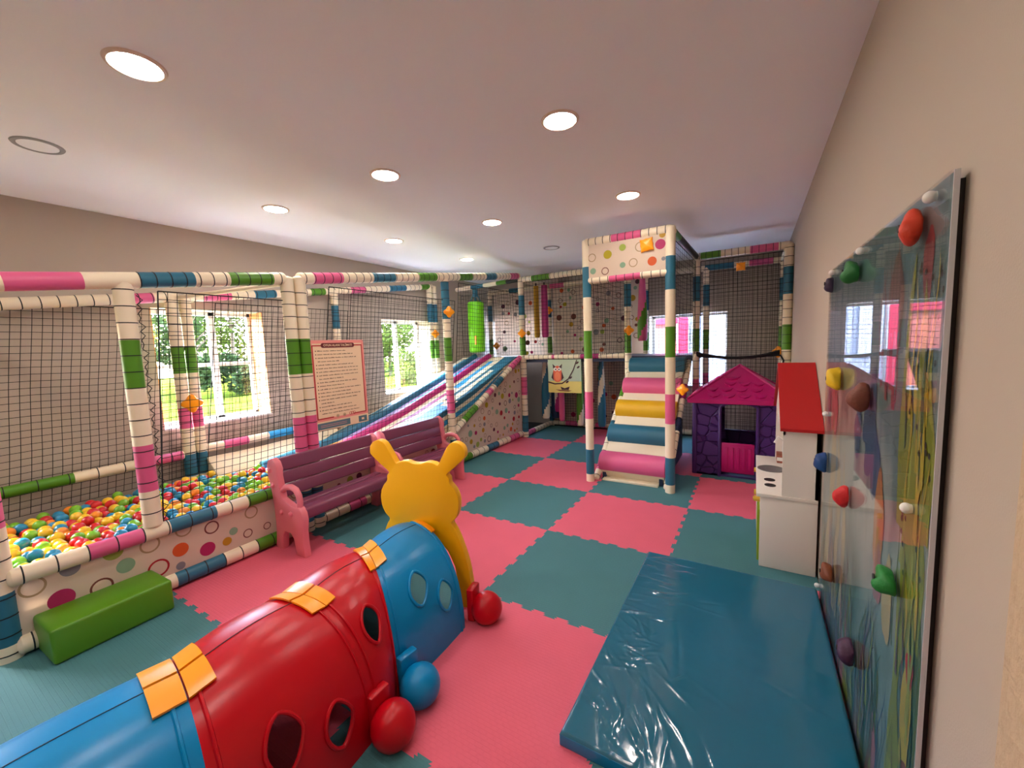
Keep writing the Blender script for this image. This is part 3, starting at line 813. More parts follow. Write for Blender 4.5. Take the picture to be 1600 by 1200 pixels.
net('net', (.97, YBK-.02, .10), (1.85, 0, 0), (0, 0, 2.53), bf, seed=10, cell=.055)
net('net', (-2.2, YFR+.02, 1.45), (1.24, 0, 0), (0, 0, 1.1), bf, seed=14, cell=.058)
mb = MB()
mb.box2((-.84, YBK+.06, 1.38), (.86, YBK+.066, 2.66), 'vinyl_thin')
dotted(mb, (-.84, YBK+.0596, 1.38), (1, 0, 0), (0, 0, 1), (0, -1, 0), lambda s, t, r: r < s < 1.7-r and r < t < 1.28-r, 1.7, 1.28, 48, .025, .055, 21)
mb.build('rear_panel', bf, 'dotted vinyl panel on the upper level', smooth=False)
mb = MB()
mb.box2((-2.2, YBK+.06, 1.38), (-.96, YBK+.066, 2.66), 'vinyl_thin')
dotted(mb, (-2.2, YBK+.0596, 1.38), (1, 0, 0), (0, 0, 1), (0, -1, 0), lambda s, t, r: r < s < 1.24-r and r < t < 1.28-r, 1.24, 1.28, 34, .025, .055, 22)
mb.build('rear_panel', bf, 'dotted vinyl panel glowing in front of the window behind the bag', smooth=False)
mb = MB()
mb.box2((-.84, YBK+.06, .10), (.86, YBK+.066, 1.30), 'vinyl_print')
dotted(mb, (-.84, YBK+.0596, .10), (1, 0, 0), (0, 0, 1), (0, -1, 0), lambda s, t, r: r < s < 1.7-r and r < t < 1.2-r, 1.7, 1.2, 40, .025, .05, 23)
mb.build('rear_panel', bf, 'dotted vinyl panel behind the hanging foam below', smooth=False)

# black bundled rope behind the playhouse
mb = MB(); rr = random.Random(3)
for k in range(5):
    mb.tube([(1.84+.95*i/14, YFR-.02-.012*k, 1.385+.012*(k-1.5)-.03*sin(pi*i/14)*(1+.4*k)+rr.uniform(-.006, .006)) for i in range(15)], .016, 'tie_black', 6)
mb.tube([(2.72, YFR-.05, 1.37), (2.80, YFR-.06, 1.36), (2.83, YFR-.065, 1.30), (2.82, YFR-.065, 1.2), (2.79, YFR-.06, 1.14)], .012, 'tie_black', 6)
tag(mb.build('bundled_rope'), 'black bundled rope strung across the net behind the playhouse', 'rope')

# ------------------------------------------------------------------ tower and roller ramp
TX0, TX1, TY = .90, 1.78, 2.36
tw = thing('entry_tower', 'tall padded tower frame with dotted banner over the roller ramp', 'play structure', (1.34, 2.36, 0))
padded('post', (TX0, TY, 0), (TX0, TY, 2.72), R_*.9, STD, tw, ties=0, label='left tower post')
padded('post', (TX1, TY, 0), (TX1, TY, 2.72), R_*.95, STD, tw, ties=0, label='right tower post')
padded('rail', (TX0, TY, 2.70), (TX1, TY, 2.70), R_*.9, [(.29, 'W'), (.60, 'P'), (2, 'W')], tw, label='upper banner rail', ties=.08)
padded('rail', (TX0+.03, TY, 2.29), (TX1-.03, TY, 2.29), R_*.75, [(.23, 'W'), (.56, 'P'), (2, 'W')], tw, label='lower banner rail', ties=.09)
padded('rail', (TX1, TY, 2.70), (TX1+.04, YFR-.05, 2.70), R_*.8, [(.1, 'W'), (.4, 'G'), (3, 'K')], tw, label='side rail running back to the frame', ties=0)
padded('rail', (TX0, TY, 2.70), (TX0, YFR-.05, 2.70), R_*.8, [(3, 'W')], tw, ties=.1)
mb = MB()
mb.box2((TX0+.02, TY-.030, 2.31), (TX1-.02, TY-.022, 2.69), 'vinyl_print')
fx = [(.105, .22, .045, 'dot_tan', True), (.28, .23, .045, 'dot_olive', False), (.44, .28, .035, 'dot_lime', False), (.115, .075, .033, 'dot_sage', False), (.25, .06, .04, 'dot_brown', True), (.44, .10, .03, 'dot_sage', False),
      (.55, .11, .045, 'dot_tan', True), (.74, .10, .045, 'dot_orange', False), (.82, .255, .05, 'dot_rose', False), (.84, .345, .03, 'dot_gold', False), (.62, .26, .05, 'dot_tan', True), (.85, .11, .02, 'dot_grey', False)]
dotted(mb, (TX0-.03, TY-.0302, 2.31), (1, 0, 0), (0, 0, 1), (0, -1, 0), lambda s, t, r: False, 1, 1, 0, .1, .1, 1, fx)
mb.build('banner', tw, 'cream banner printed with big dots', smooth=False)
net('net', (TX1, TY+.05, 1.0), (.04, 1.6, 0), (0, 0, 1.64), tw, cell=.06, seed=12, vmin=lambda s: max(0, s*.25), label='side net on the right of the tower')
net('net', (TX0, TY+.05, 1.45), (0, 1.6, 0), (0, 0, 1.2), tw, cell=.075, seed=13)

rp = thing('roller_ramp', 'sloping ramp of striped foam rollers leading up to the platform', 'ramp', (1.34, 2.5, 0))
RY0, RZ0, RDY, RDZ = 2.56, .20, .345, .262
sv = Vector((0, RDY, RDZ)).normalized(); nv_ = Vector((0, -sv.z, sv.y))
mb = MB()
def rpt(k, off): return Vector((0, RY0, RZ0))+sv*k+nv_*off
Ls = 4*math.hypot(RDY, RDZ)
prof = [Vector((.985, *rpt(-.12, -.01).yz)), Vector((.985, *rpt(Ls+.1, -.01).yz)), Vector((.985, *rpt(Ls+.1, -.13).yz)), Vector((.985, *rpt(-.12, -.13).yz))]
mb.prism(prof, (.71, 0, 0), 'foam_white'); mb.build('ramp_board', rp, smooth=False)
for k, c in enumerate(['foam_pink', 'foam_teal', 'foam_yellow', 'foam_teal', 'foam_pink']):
    c = ['foam_pink', 'foam_teal', 'foam_yellow', 'foam_pink', 'foam_teal'][k]
    cc = rpt(k*math.hypot(RDY, RDZ), -.01); n = 14; vs = []; fs = []; rad = .128
    for x in (.965, .975, 1.705, 1.715):
        q = rad if .97 < x < 1.71 else rad-.012
        for i in range(n+1):
            a = pi*i/n
            vs.append((x, *(cc+sv*cos(a)*q+nv_*sin(a)*q*.95).yz))
    for s_ in range(3):
        for i in range(n): fs.append([s_*(n+1)+i, s_*(n+1)+i+1, (s_+1)*(n+1)+i+1, (s_+1)*(n+1)+i])
    for s_ in range(3): fs.append([s_*(n+1), (s_+1)*(n+1), (s_+1)*(n+1)+n, s_*(n+1)+n])
    fs.append(list(range(n+1))); fs.append([3*(n+1)+i for i in range(n+1)][::-1])
    m = MB(); m.add(vs, fs, c); m.build('roller', rp, {'foam_pink': 'pink', 'foam_teal': 'teal', 'foam_yellow': 'yellow'}[c]+' foam roller')
for x, bb in ((.945, [(.12, 'W'), (.34, 'P'), (.62, 'W'), (.9, 'T'), (1.35, 'W'), (1.6, 'G'), (3, 'W')]), (1.735, [(.15, 'W'), (.42, 'G'), (.8, 'W'), (1.02, 'N'), (1.35, 'W'), (1.62, 'M'), (3, 'W')])):
    a, b = rpt(-.22, -.07), rpt(Ls+.16, -.07)
    padded('side_bolster', (x, a.y, a.z), (x, b.y, b.z), R_*.7, bb, rp, ties=.12)
mb = MB(); mb.box2((1.02, 2.43, 0), (1.64, 2.58, .022), 'foam_white', bev=.004); mb.build('base_board', rp)
mb = MB()
for x in (1.0, 1.64): mb.prism([(x, 2.50, 0), (x, 3.9, 0), (x, 3.9, 1.05), (x, 2.50, .10)], (.04, 0, 0), 'foam_navy')
mb.build('support_frame', rp, smooth=False)

# ------------------------------------------------------------------ hanging and attached things
def cone_noodle(name, label, p, zt, zb, r, cols, twist=False, group='hanging foam pillars', taper=.45):
    """soft foam pillar hanging from zt to zb, wider at the bottom"""
    mb = MB(); n = 16; K = 24
    vs = []
    for i in range(K+1):
        f = i/K; z = zt+(zb-zt)*f
        rad = r*(1-taper+taper*min(1, f*1.6)) if f < .96 else r*.8
        for k in range(n):
            a = 2*pi*k/n; vs.append((p[0]+rad*cos(a), p[1]+rad*sin(a), z))
    k0 = len(mb.v); mb.v += vs
    for i in range(K):
        for k in range(n):
            c = cols[int(((k/n)+(i/K*1.1 if twist else 0))*len(cols)) % len(cols)]
            mb.f.append([k0+i*n+k, k0+i*n+(k+1) % n, k0+(i+1)*n+(k+1) % n, k0+(i+1)*n+k]); mb.m.append(mb.mi(c))
    mb.f.append([k0+k for k in range(n)]); mb.m.append(mb.mi(cols[0])); mb.f.append([k0+K*n+k for k in range(n)]); mb.m.append(mb.mi(cols[0]))
    mb.tube([(p[0], p[1], zt), (p[0], p[1], zt+.05)], .012, 'tie_black', 6)
    return tag(mb.build(name), label, 'foam pillar', group)
cone_noodle('foam_pillar', 'teal and white twisted foam pillar hanging beside the corner post', (-.72, 4.52), 1.30, .26, .075, ['foam_teal', 'foam_teal', 'foam_white'], True)
cone_noodle('foam_pillar', 'dark navy foam pillar hanging low behind the teal one', (-.70, 4.90), 1.30, .2, .085, ['foam_navy'])
cone_noodle('foam_pillar', 'magenta foam pillar hanging left of the owl picture', (-.56, 4.70), 1.30, .36, .06, ['foam_magenta', 'foam_white', 'foam_magenta', 'foam_magenta'], True)
cone_noodle('foam_pillar', 'pink foam pillar hanging below the left edge of the owl picture', (-.36, 4.42), 1.30, .25, .05, ['foam_pink'])
cone_noodle('foam_pillar', 'green and white twisted foam pillar below the right edge of the owl picture', (-.02, 4.42), 1.30, .20, .062, ['foam_green', 'foam_green', 'foam_white'], True)
cone_noodle('foam_pillar', 'teal and white foam pillar hanging right of the left tower post', (.36, 4.42), 1.30, .2, .065, ['foam_white', 'foam_teal', 'foam_teal'], True)
cone_noodle('foam_pillar', 'mustard foam pillar hanging on the upper level at the left', (-.79, 4.40), 2.62, 1.72, .048, ['foam_yellow', 'foam_yellow', 'dot_gold'], taper=.08)
cone_noodle('foam_pillar', 'pink foam pillar hanging beside the mustard one upstairs', (-.64, 4.42), 2.62, 1.72, .06, ['foam_pink', 'foam_magenta'], taper=.12)
cone_noodle('foam_pillar', 'pink and green twisted foam pillar hanging above the roller ramp', (1.02, 4.45), 2.60, 1.60, .075, ['foam_pink', 'foam_green', 'foam_pink'], True)

bag = thing('punching_bag', 'bright green hanging punching bag with an orange square patch', 'punching bag', (-1.86, 4.06, 1.5))
mb = MB(); mb.lathe((-1.86, 4.06, 0), [(0.001, 1.50), (.125, 1.50), (.148, 1.52), (.15, 1.56), (.15, 2.36), (.145, 2.40), (.12, 2.415), (.001, 2.42)], 'bag_green'); mb.build('bag_body', bag)
mb = MB(); mb.prism([(-1.90, 3.93, 1.64), (-1.78, 3.915, 1.64), (-1.78, 3.915, 1.80), (-1.90, 3.93, 1.80)], (0, .02, 0), 'foam_orange'); mb.build('patch', bag, 'orange square patch')
mb = MB()
for a in range(4): mb.tube([(-1.86+.1*cos(a*pi/2+.5), 4.06+.1*sin(a*pi/2+.5), 2.40), (-1.86, 4.06, 2.62)], .012, 'foam_teal', 6)
mb.tube([(-1.86, 4.06, 2.50), (-1.86, 4.06, 2.64)], .05, 'foam_teal', 8)
mb.build('strap', bag, 'teal hanging straps')

def ornament(loc, nrm, label, square=False, s=.062, rot=0.0):
    """padded four-lobed orange tag"""
    t = thing('foam_tag', label, 'foam tag', loc, 'orange foam tags on the frame')
    n = Vector(nrm).normalized(); u = Vector((0, 0, 1)).cross(n).normalized(); w = n.cross(u)
    u, w = u*cos(rot)+w*sin(rot), -u*sin(rot)+w*cos(rot)
    mb = MB(); pts = []; N = 32
    for k in range(N):
        a = 2*pi*k/N
        if square: q = s/max(abs(cos(a)), abs(sin(a)))*.95*(.96+.04*cos(8*a))
        else: q = s*(1.02+.18*cos(4*a))
        pts.append((cos(a)*q, sin(a)*q))
    L = Vector(loc)
    for sgn in (1,):
        vs = []; prof_ = ((0, 1), (.010, 1.02), (.022, .93), (.030, .6), (.034, 0.02))
        for h, q in prof_:
            for a, b in pts: vs.append(L+n*h+(u*a+w*b)*q)
        fs = []
        for i in range(len(prof_)-1):
            for k in range(N): fs.append([i*N+k, i*N+(k+1) % N, (i+1)*N+(k+1) % N, (i+1)*N+k])
        fs.append(list(range(N))[::-1]); fs.append([(len(prof_)-1)*N+k for k in range(N)])
        mb.add(vs, fs, 'plastic_orange')
    mb.build('pad', t)
    m = MB(); m.tube([L-n*.012+w*.02, L+n*.006+w*.02], .006, 'tie_black', 6); m.build('cable_tie', t)
ornament((XBK+R_+.005, yb1+.01, 1.16), (1, -.35, 0), 'orange foam tag on the rear post behind the ball pit net', s=.075)
ornament((XS+R_+.002, 2.12, 2.07), (1, -.6, 0), 'large orange foam tag high on the post at the far bench end', s=.062)
ornament((XBK+R_, 3.34, 1.85), (1, -.4, 0), 'orange foam tag on the rear post right of the slide window')
ornament((-2.1, YBK-.06, 1.60), (.3, -1, 0), 'dim orange foam tag low behind the punching bag')
ornament((-.88, YFR-R_-.002, 1.80), (.2, -1, 0), 'orange foam tag on the corner post at the top of the slide')
ornament((-.87, YBK-R_-.01, 2.24), (.3, -1, 0), 'dim orange foam tag on the rear post left of the dotted panel')
ornament((2.35, YFR-.03, 2.50), (0, -1, 0), 'square orange foam tag hanging in the net above the playhouse', True, .055)
ornament((2.78, YFR+.06, 1.40), (-.4, -1, 0), 'dim orange foam tag beside the right end post')
ornament((.93, YFR-R_-.01, 1.76), (.3, -1, 0), 'orange foam tag beside the post above the top roller')
ornament((1.56, TY-.034, 2.575), (0, -1, 0), 'square orange foam tag pinned askew on the dotted tower banner', True, .068, .12)
ornament((1.76, 3.36, .98), (-.2, -1, 0), 'orange foam tag at the right side of the roller ramp')

# owl picture panel
ow = thing('owl_picture', 'square picture panel of an orange owl on a branch below the platform rail', 'picture panel', (-.13, YFR, 1.08))
X0, X1, Z0, Z1 = -.42, .16, .80, 1.345
yo = YFR-.03
mb = MB(); mb.box2((X0, yo, Z0+.19), (X1, yo+.012, Z1), 'owl_sky'); mb.box2((X0, yo, Z0), (X1, yo+.012, Z0+.19), 'owl_sand'); mb.build('panel', ow)
mb = MB(); e = -.0015
mb.prism([(X0+.17+.085*cos(a)*(1-.18*sin(a)), yo, 1.11+.135*sin(a)) for a in [2*pi*k/24 for k in range(24)]], (0, e*2, 0), 'owl_body')
mb.prism([(X0+.17+.05*cos(a), yo+e*2, 1.07+.08*sin(a)) for a in [2*pi*k/20 for k in range(20)]], (0, e, 0), 'owl_belly')
for sx in (-1, 1):
    mb.prism([(X0+.17+sx*.03, yo, 1.225), (X0+.17+sx*.075, yo, 1.20), (X0+.17+sx*.085, yo, 1.275)], (0, e*2, 0), 'owl_dark')
    mb.disc((X0+.17+sx*.033, yo+e*2, 1.185), (0, -1, 0), .03, 'kitchen_white'); mb.disc((X0+.17+sx*.03, yo+e*3, 1.185), (0, -1, 0), .013, 'owl_dark')
    mb.prism([(X0+.17+sx*.075, yo, 1.15), (X0+.17+sx*.11, yo, 1.05), (X0+.17+sx*.07, yo, 1.0)], (0, e*3, 0), 'owl_dark')
mb.build('owl_print', ow, 'orange printed owl')
mb = MB()
mb.tube([(X0+.005, yo-.002, .975), (X0+.12, yo-.002, .945), (X0+.25, yo-.002, .955), (X0+.36, yo-.002, 1.03), (X0+.45, yo-.002, 1.18), (X0+.51, yo-.002, 1.335)], [.012, .012, .011, .009, .008, .007], 'owl_dark', 6)
for (a, b) in ((.34, .98), (.40, 1.05), (.52, 1.29), (.535, 1.22)):
    mb.prism([(X0+a+.025*cos(q), yo, b+.018*sin(q)+.012*cos(q)) for q in [2*pi*k/10 for k in range(10)]], (0, -.002, 0), 'owl_dark')
mb.prism([(X0+.22, yo, .90), (X0+.29, yo, .875), (X0+.38, yo, .905), (X0+.36, yo, .85), (X0+.24, yo, .85)], (0, -.002, 0), 'owl_dark')
mb.prism([(X0+.13, yo, .852), (X0+.42, yo, .84), (X0+.36, yo, .825), (X0+.2, yo, .83)], (0, -.0015, 0), 'dot_brown')
mb.build('branch_print', ow, 'dark printed branch with leaves')

# rules sign
sg = thing('rules_sign', 'pink-bordered play area rules sign tied to the net right of the double post', 'sign', (XS+.02, .455, 1.3))
xs_ = XS+.03; SY0, SY1, SZ0, SZ1 = .165, .755, .885, 1.725
def sbox(mb, y0, y1, z0, z1, m, d=.001, lv=0): mb.box2((xs_+.004+lv*.0008, y0, z0), (xs_+.004+lv*.0008+d, y1, z1), m)
mb = MB(); mb.box2((xs_, SY0, SZ0), (xs_+.004, SY1, SZ1), 'paper_sign'); sbox(mb, SY0, SY1, SZ0+.085, SZ1, 'sign_pink'); sbox(mb, SY0+.03, SY1-.03, SZ0+.11, SZ1-.03, 'paper_sign', lv=1); mb.build('board', sg)
mb = MB(); b0, b1, c0, c1 = SY0+.022, SY1-.022, SZ0+.105, SZ1-.045; t = .011
sbox(mb, b0, b0+t, c0, c1, 'sign_red', lv=2); sbox(mb, b1-t, b1, c0, c1, 'sign_red', lv=2); sbox(mb, b0, b1, c1-t, c1, 'sign_red', lv=2); sbox(mb, b0, b0+.17, c0, c0+t, 'sign_red', lv=2); sbox(mb, b1-.15, b1, c0, c0+t, 'sign_red', lv=2)
mb.build('border', sg, 'red border line')
mb = MB()
pl = []
for k in range(12): a = pi/2+pi*k/11; pl.append((xs_+.007, .30+.022*cos(a), 1.676+.022*sin(a)))
for k in range(12): a = -pi/2+pi*k/11; pl.append((xs_+.007, .62+.022*cos(a), 1.676+.022*sin(a)))
mb.prism(pl, (.0015, 0, 0), 'sign_dark'); tp_ = mb.build('title_plate', sg, 'dark red title plate')
cu = bpy.data.curves.new('title_lettering', 'FONT'); cu.body = 'OYUN ALANI TAL\u0130MATI'; cu.size = .029; cu.align_x = 'CENTER'; cu.align_y = 'CENTER'; cu.extrude = .0004; cu.offset = .0004
to = bpy.data.objects.new('tmp_text', cu); COL.objects.link(to)
bpy.context.view_layer.update()
dg = bpy.context.evaluated_depsgraph_get(); tme = bpy.data.meshes.new_from_object(to.evaluated_get(dg))
bpy.data.objects.remove(to)
tme.name = 'title_lettering'; tme.materials.clear(); tme.materials.append(MATS['paper_sign'])
tl_ = bpy.data.objects.new('title_lettering', tme); COL.objects.link(tl_); tl_.parent = tp_
wmin = min(v.co.x for v in tme.vertices); wmax = max(v.co.x for v in tme.vertices); k_ = .31/(wmax-wmin)
off = root_offset(tp_)
Rt = Matrix(((0, 0, 1), (1, 0, 0), (0, 1, 0)))
for v in tme.vertices:
    p = Rt @ Vector((v.co.x*k_, v.co.y*k_, v.co.z)); v.co = p+Vector((xs_+.0092, .46, 1.676))-off
rr = random.Random(5); mb = MB()
lens = [.64, .80, .88, .48, .80, .92, .90, .90, .55, .86, .56, .94, .70, .92, .84, .30, .70, .80, .88]
noBul = {3, 8, 15, 18}
for i, f in enumerate(lens):
    z = 1.625-i*.0325
    if i not in noBul: mb.disc((xs_+.0062, b0+.035, z), (1, 0, 0), .0055, 'sign_ink', n=10)
    y = b0+.052; end = b0+.04+f*(b1-b0-.06)
    while y < end:
        wl_ = min(rr.uniform(.02, .07), end-y)
        q = y
        while q < y+wl_:     # illegible strokes, as small as the real lettering
            cw_ = rr.uniform(.004, .008); h_ = rr.choice([.006, .006, .009])
            sbox(mb, q, min(q+cw_, y+wl_), z-.004, z-.004+h_, 'sign_ink', lv=2, d=.0006); q += cw_+.0018
        y += wl_+.008
mb.build('text_lines', sg, 'small dark lines of rules', smooth=False)
mb = MB()
sbox(mb, SY0+.02, SY0+.37, SZ0+.01, SZ0+.07, 'sign_slate'); sbox(mb, SY1-.12, SY1-.02, SZ0+.01, SZ0+.07, 'sign_slate', lv=1); sbox(mb, SY1-.085, SY1-.055, SZ0+.03, SZ0+.05, 'paper_sign', lv=2)
for z in (.03, .045): sbox(mb, SY0+.05, SY0+.33, SZ0+z, SZ0+z+.003, 'sign_pink', lv=1)
mb.build('footer_strip', sg, 'slate blue footer strip', smooth=False)
mb = MB()
for y in (.40, .475): mb.disc((xs_+.0062, y, SZ0+.115), (1, 0, 0), .016, 'dot_tan', n=16, r2=.009); mb.disc((xs_+.0062, y, SZ0+.115), (1, 0, 0), .005, 'sign_ink', n=10)
for k in range(3): mb.disc((xs_+.0062+k*.0007, .545+k*.02, SZ0+.118), (1, 0, 0), .016, 'sign_red', n=16, r2=.012)
mb.build('emblems', sg, 'row of small emblems', smooth=False)
mb = MB()
for y, z in ((SY0+.01, SZ1-.01), (SY1-.01, SZ1-.01), (SY0+.01, SZ0+.01), (SY1-.01, SZ0+.01)): mb.tube([(xs_-.03, y, z), (xs_+.009, y, z)], .003, 'tie_black', 6)
mb.build('tie', sg)

# ================================================================== FLOOR THINGS
# ------------------------------------------------------------------ benches
def bench(y0, y1, label):
    xb, B = -.93, .0
    t = thing('garden_bench', label, 'bench', (-.69, (y0+y1)/2, 0), 'plastic benches along the net')
    side = [(.02, 0), (.125, 0), (.145, .13), (.175, .165), (.255, .165), (.29, .13), (.315, 0), (.44, 0), (.425, .10), (.425, .20), (.445, .30), (.43, .37), (.395, .405), (.30, .40), (.17, .44), (.155, .52), (.135, .62), (.145, .68), (.12, .735), (.07, .765), (.015, .745), (-.01, .69), (.0, .60), (.03, .48), (.045, .36), (.05, .22), (.04, .10)]
    for ys in (y0, y1-.055):
        m = MB()
        m.prism([(xb+u, ys, z) for u, z in side], (0, .055, 0), 'bench_pink', bev=.009)
        arm = [(.15, .50), (.20, .535), (.28, .548), (.34, .535), (.375, .495), (.385, .44), (.375, .385)]
        m.tube([(xb+u, ys+.0275, z) for u, z in arm], [.024]*7, 'bench_pink', 10)
        for u, z in ((.045, .66), (.065, .54), (.16, .33), (.29, .335)):
            for yy in (ys-.004, ys+.059): m.sphere((xb+u, yy, z), (.021, .016, .021), 'bench_pink', 12, 8)
        m.build('end_frame', t, 'pink end frame with armrest')
    a, b = y0+.045, y1-.045
    for (u, z, w_, h_, tilt) in ((.085, .70, .038, .112, -8), (.10, .588, .034, .106, -8), (.115, .48, .034, .102, -8)):
        m = MB(); m.box((xb+u, (a+b)/2, z), (w_, b-a, h_), 'bench_plum', R=Matrix.Rotation(radians(tilt), 3, 'Y'), bev=.012, seg=3); m.build('back_slat', t)
    for (u, z, w_, h_) in ((.385, .345, .105, .095), (.278, .355, .098, .045), (.175, .355, .098, .045)):
        m = MB(); m.box((xb+u, (a+b)/2, z), (w_, b-a, h_), 'bench_plum', bev=.022, seg=3); m.build('seat_slat', t)
    return t
bench(-.285, .755, 'plum slatted bench with pink frame, nearer one in front of the sign')
bench(.80, 1.79, 'plum slatted bench with pink frame, farther one partly behind the yellow head')

# ------------------------------------------------------------------ soft step
st = MB(); Rz = Matrix.Rotation(radians(2), 3, 'Z')
st.box((-.815, -1.335, .1), (.31, .535, .198), 'softbox_green', R=Rz, bev=.018, seg=3)
tag(st.build('soft_step'), 'long green vinyl soft step in front of the ball pit entry', 'soft step')

# ------------------------------------------------------------------ crash mat
cm = thing('crash_mat', 'large glossy teal blue crash mat lying below the climbing board', 'crash mat', (2.37, .1, 0))
CX0, CX1, CY0, CY1, CZ = 1.87, 2.876, -.685, .918, .062
bm = bmesh.new(); bmesh.ops.create_grid(bm, x_segments=150, y_segments=230, size=.5)
rr = random.Random(9)
RIDG = []
for k in range(70):
    ry = CY0+rr.uniform(.08, .98)*(CY1-CY0); rx = CX0+.03+abs(rr.gauss(0, .17)); an = radians(rr.uniform(-8, 22)) if ry > .15 else radians(rr.uniform(95, 150))
    RIDG.append((rx, ry, cos(an), sin(an), rr.uniform(.05, .15), rr.uniform(.006, .011), rr.uniform(.0014, .0036)*rr.choice([1, 1, -1])))
for k in range(26):
    an = radians(rr.uniform(-30, 60)); RIDG.append((2.04+rr.gauss(0, .06), -.08+rr.gauss(0, .09), cos(an), sin(an), rr.uniform(.03, .08), rr.uniform(.006, .010), rr.uniform(.0016, .0034)))
for k in range(26):
    an = radians(rr.uniform(85, 150)); RIDG.append((2.14+rr.gauss(0, .09), -.56+rr.gauss(0, .07), cos(an), sin(an), rr.uniform(.03, .10), rr.uniform(.006, .010), rr.uniform(.0014, .003)*rr.choice([1, -1])))
for k in range(14):
    an = radians(rr.uniform(-30, -5)); RIDG.append((rr.uniform(2.3, 2.8), rr.uniform(-.5, .8), cos(an), sin(an), rr.uniform(.15, .3), rr.uniform(.012, .02), rr.uniform(.0006, .0014)))
for v in bm.verts:
    s, t = v.co.x+.5, v.co.y+.5
    x = CX0+s*(CX1-CX0); y = CY0+t*(CY1-CY0)
    e = min(s*(CX1-CX0), (1-s)*(CX1-CX0), t*(CY1-CY0), (1-t)*(CY1-CY0))
    wr = .0016*sin(y*6+x*3)*sin(x*5)
    for (rx, ry, ca_, sa_, ln, wd, hh) in RIDG:
        dx_, dy_ = x-rx, y-ry
        al = dx_*ca_+dy_*sa_; ac = -dx_*sa_+dy_*ca_
        if abs(al) < ln*2 and abs(ac) < wd*3: wr += hh*math.exp(-(al/ln)**2*1.5-(ac/wd)**2)
    z = CZ+wr+.004*sin(pi*s)*sin(pi*t)
    if e < .016: z -= .016-math.sqrt(max(0, .016**2-(.016-e)**2))
    v.co = Vector((x, y, z))
mb = MB(); bm.verts.index_update(); mb.add([v.co for v in bm.verts], [[v.index for v in f.verts] for f in bm.faces], 'crash_vinyl'); bm.free()
mb.build('mat_top', cm, angle=80)
mb = MB(); mb.box2((CX0, CY0, 0), (CX1, CY1, CZ-.012), 'crash_side', bev=.004); mb.build('mat_side', cm)

# ------------------------------------------------------------------ caterpillar tunnel
ct = thing('caterpillar_tunnel', 'red and blue caterpillar crawl tunnel with yellow antennae head', 'play tunnel', (.78, -1.0, 0))
WHALF, HT, PW = .385, .525, 2.3
def arch(c, ang, s_, scale=1.0, lift=0.0):
    """points of one cross-section, s_ in 0..1 over the arch from right foot to left foot"""
    a = pi*s_; ca, sa = cos(a), sin(a)
    x = math.copysign(abs(ca)**(2/PW), ca)*WHALF*scale; z = (abs(sa)**(2/PW))*(HT*scale+lift)
    return Vector((c[0]+cos(ang)*x, c[1]+sin(ang)*x, z))
JOINT = [((.73, -.25), radians(-10)), ((.765, -.67), radians(-25)), ((.80, -1.06), radians(8)), ((.83, -1.53), radians(-10)), ((.80, -2.25), radians(0))]
def interp(i, f):
    (c0, a0), (c1, a1) = JOINT[i], JOINT[i+1]
    return (c0[0]+(c1[0]-c0[0])*f, c0[1]+(c1[1]-c0[1])*f), a0+(a1-a0)*f
def surf(i, f, s_, extra=0.0):
    c, a = interp(i, f)
    hump = sin(pi*f)
    return arch(c, a, s_, 1.0+.02*hump+extra, .012*hump)
SEGC = ['plastic_blue', 'plastic_red', 'plastic_red', 'plastic_blue']
SEGN = ['blue tunnel segment next to the head', 'red tunnel segment in the middle', 'red tunnel segment nearer the camera', 'blue tail segment']
def diamond(n=20):
    pts = []
    for k in range(n):
        a = 2*pi*k/n; e = 1.75 if -.2 < cos(a) else 1.45
        r = 1.0/((abs(cos(a))**e+abs(sin(a))**e)**(1/e))
        pts.append((cos(a)*r, sin(a)*r))
    return pts
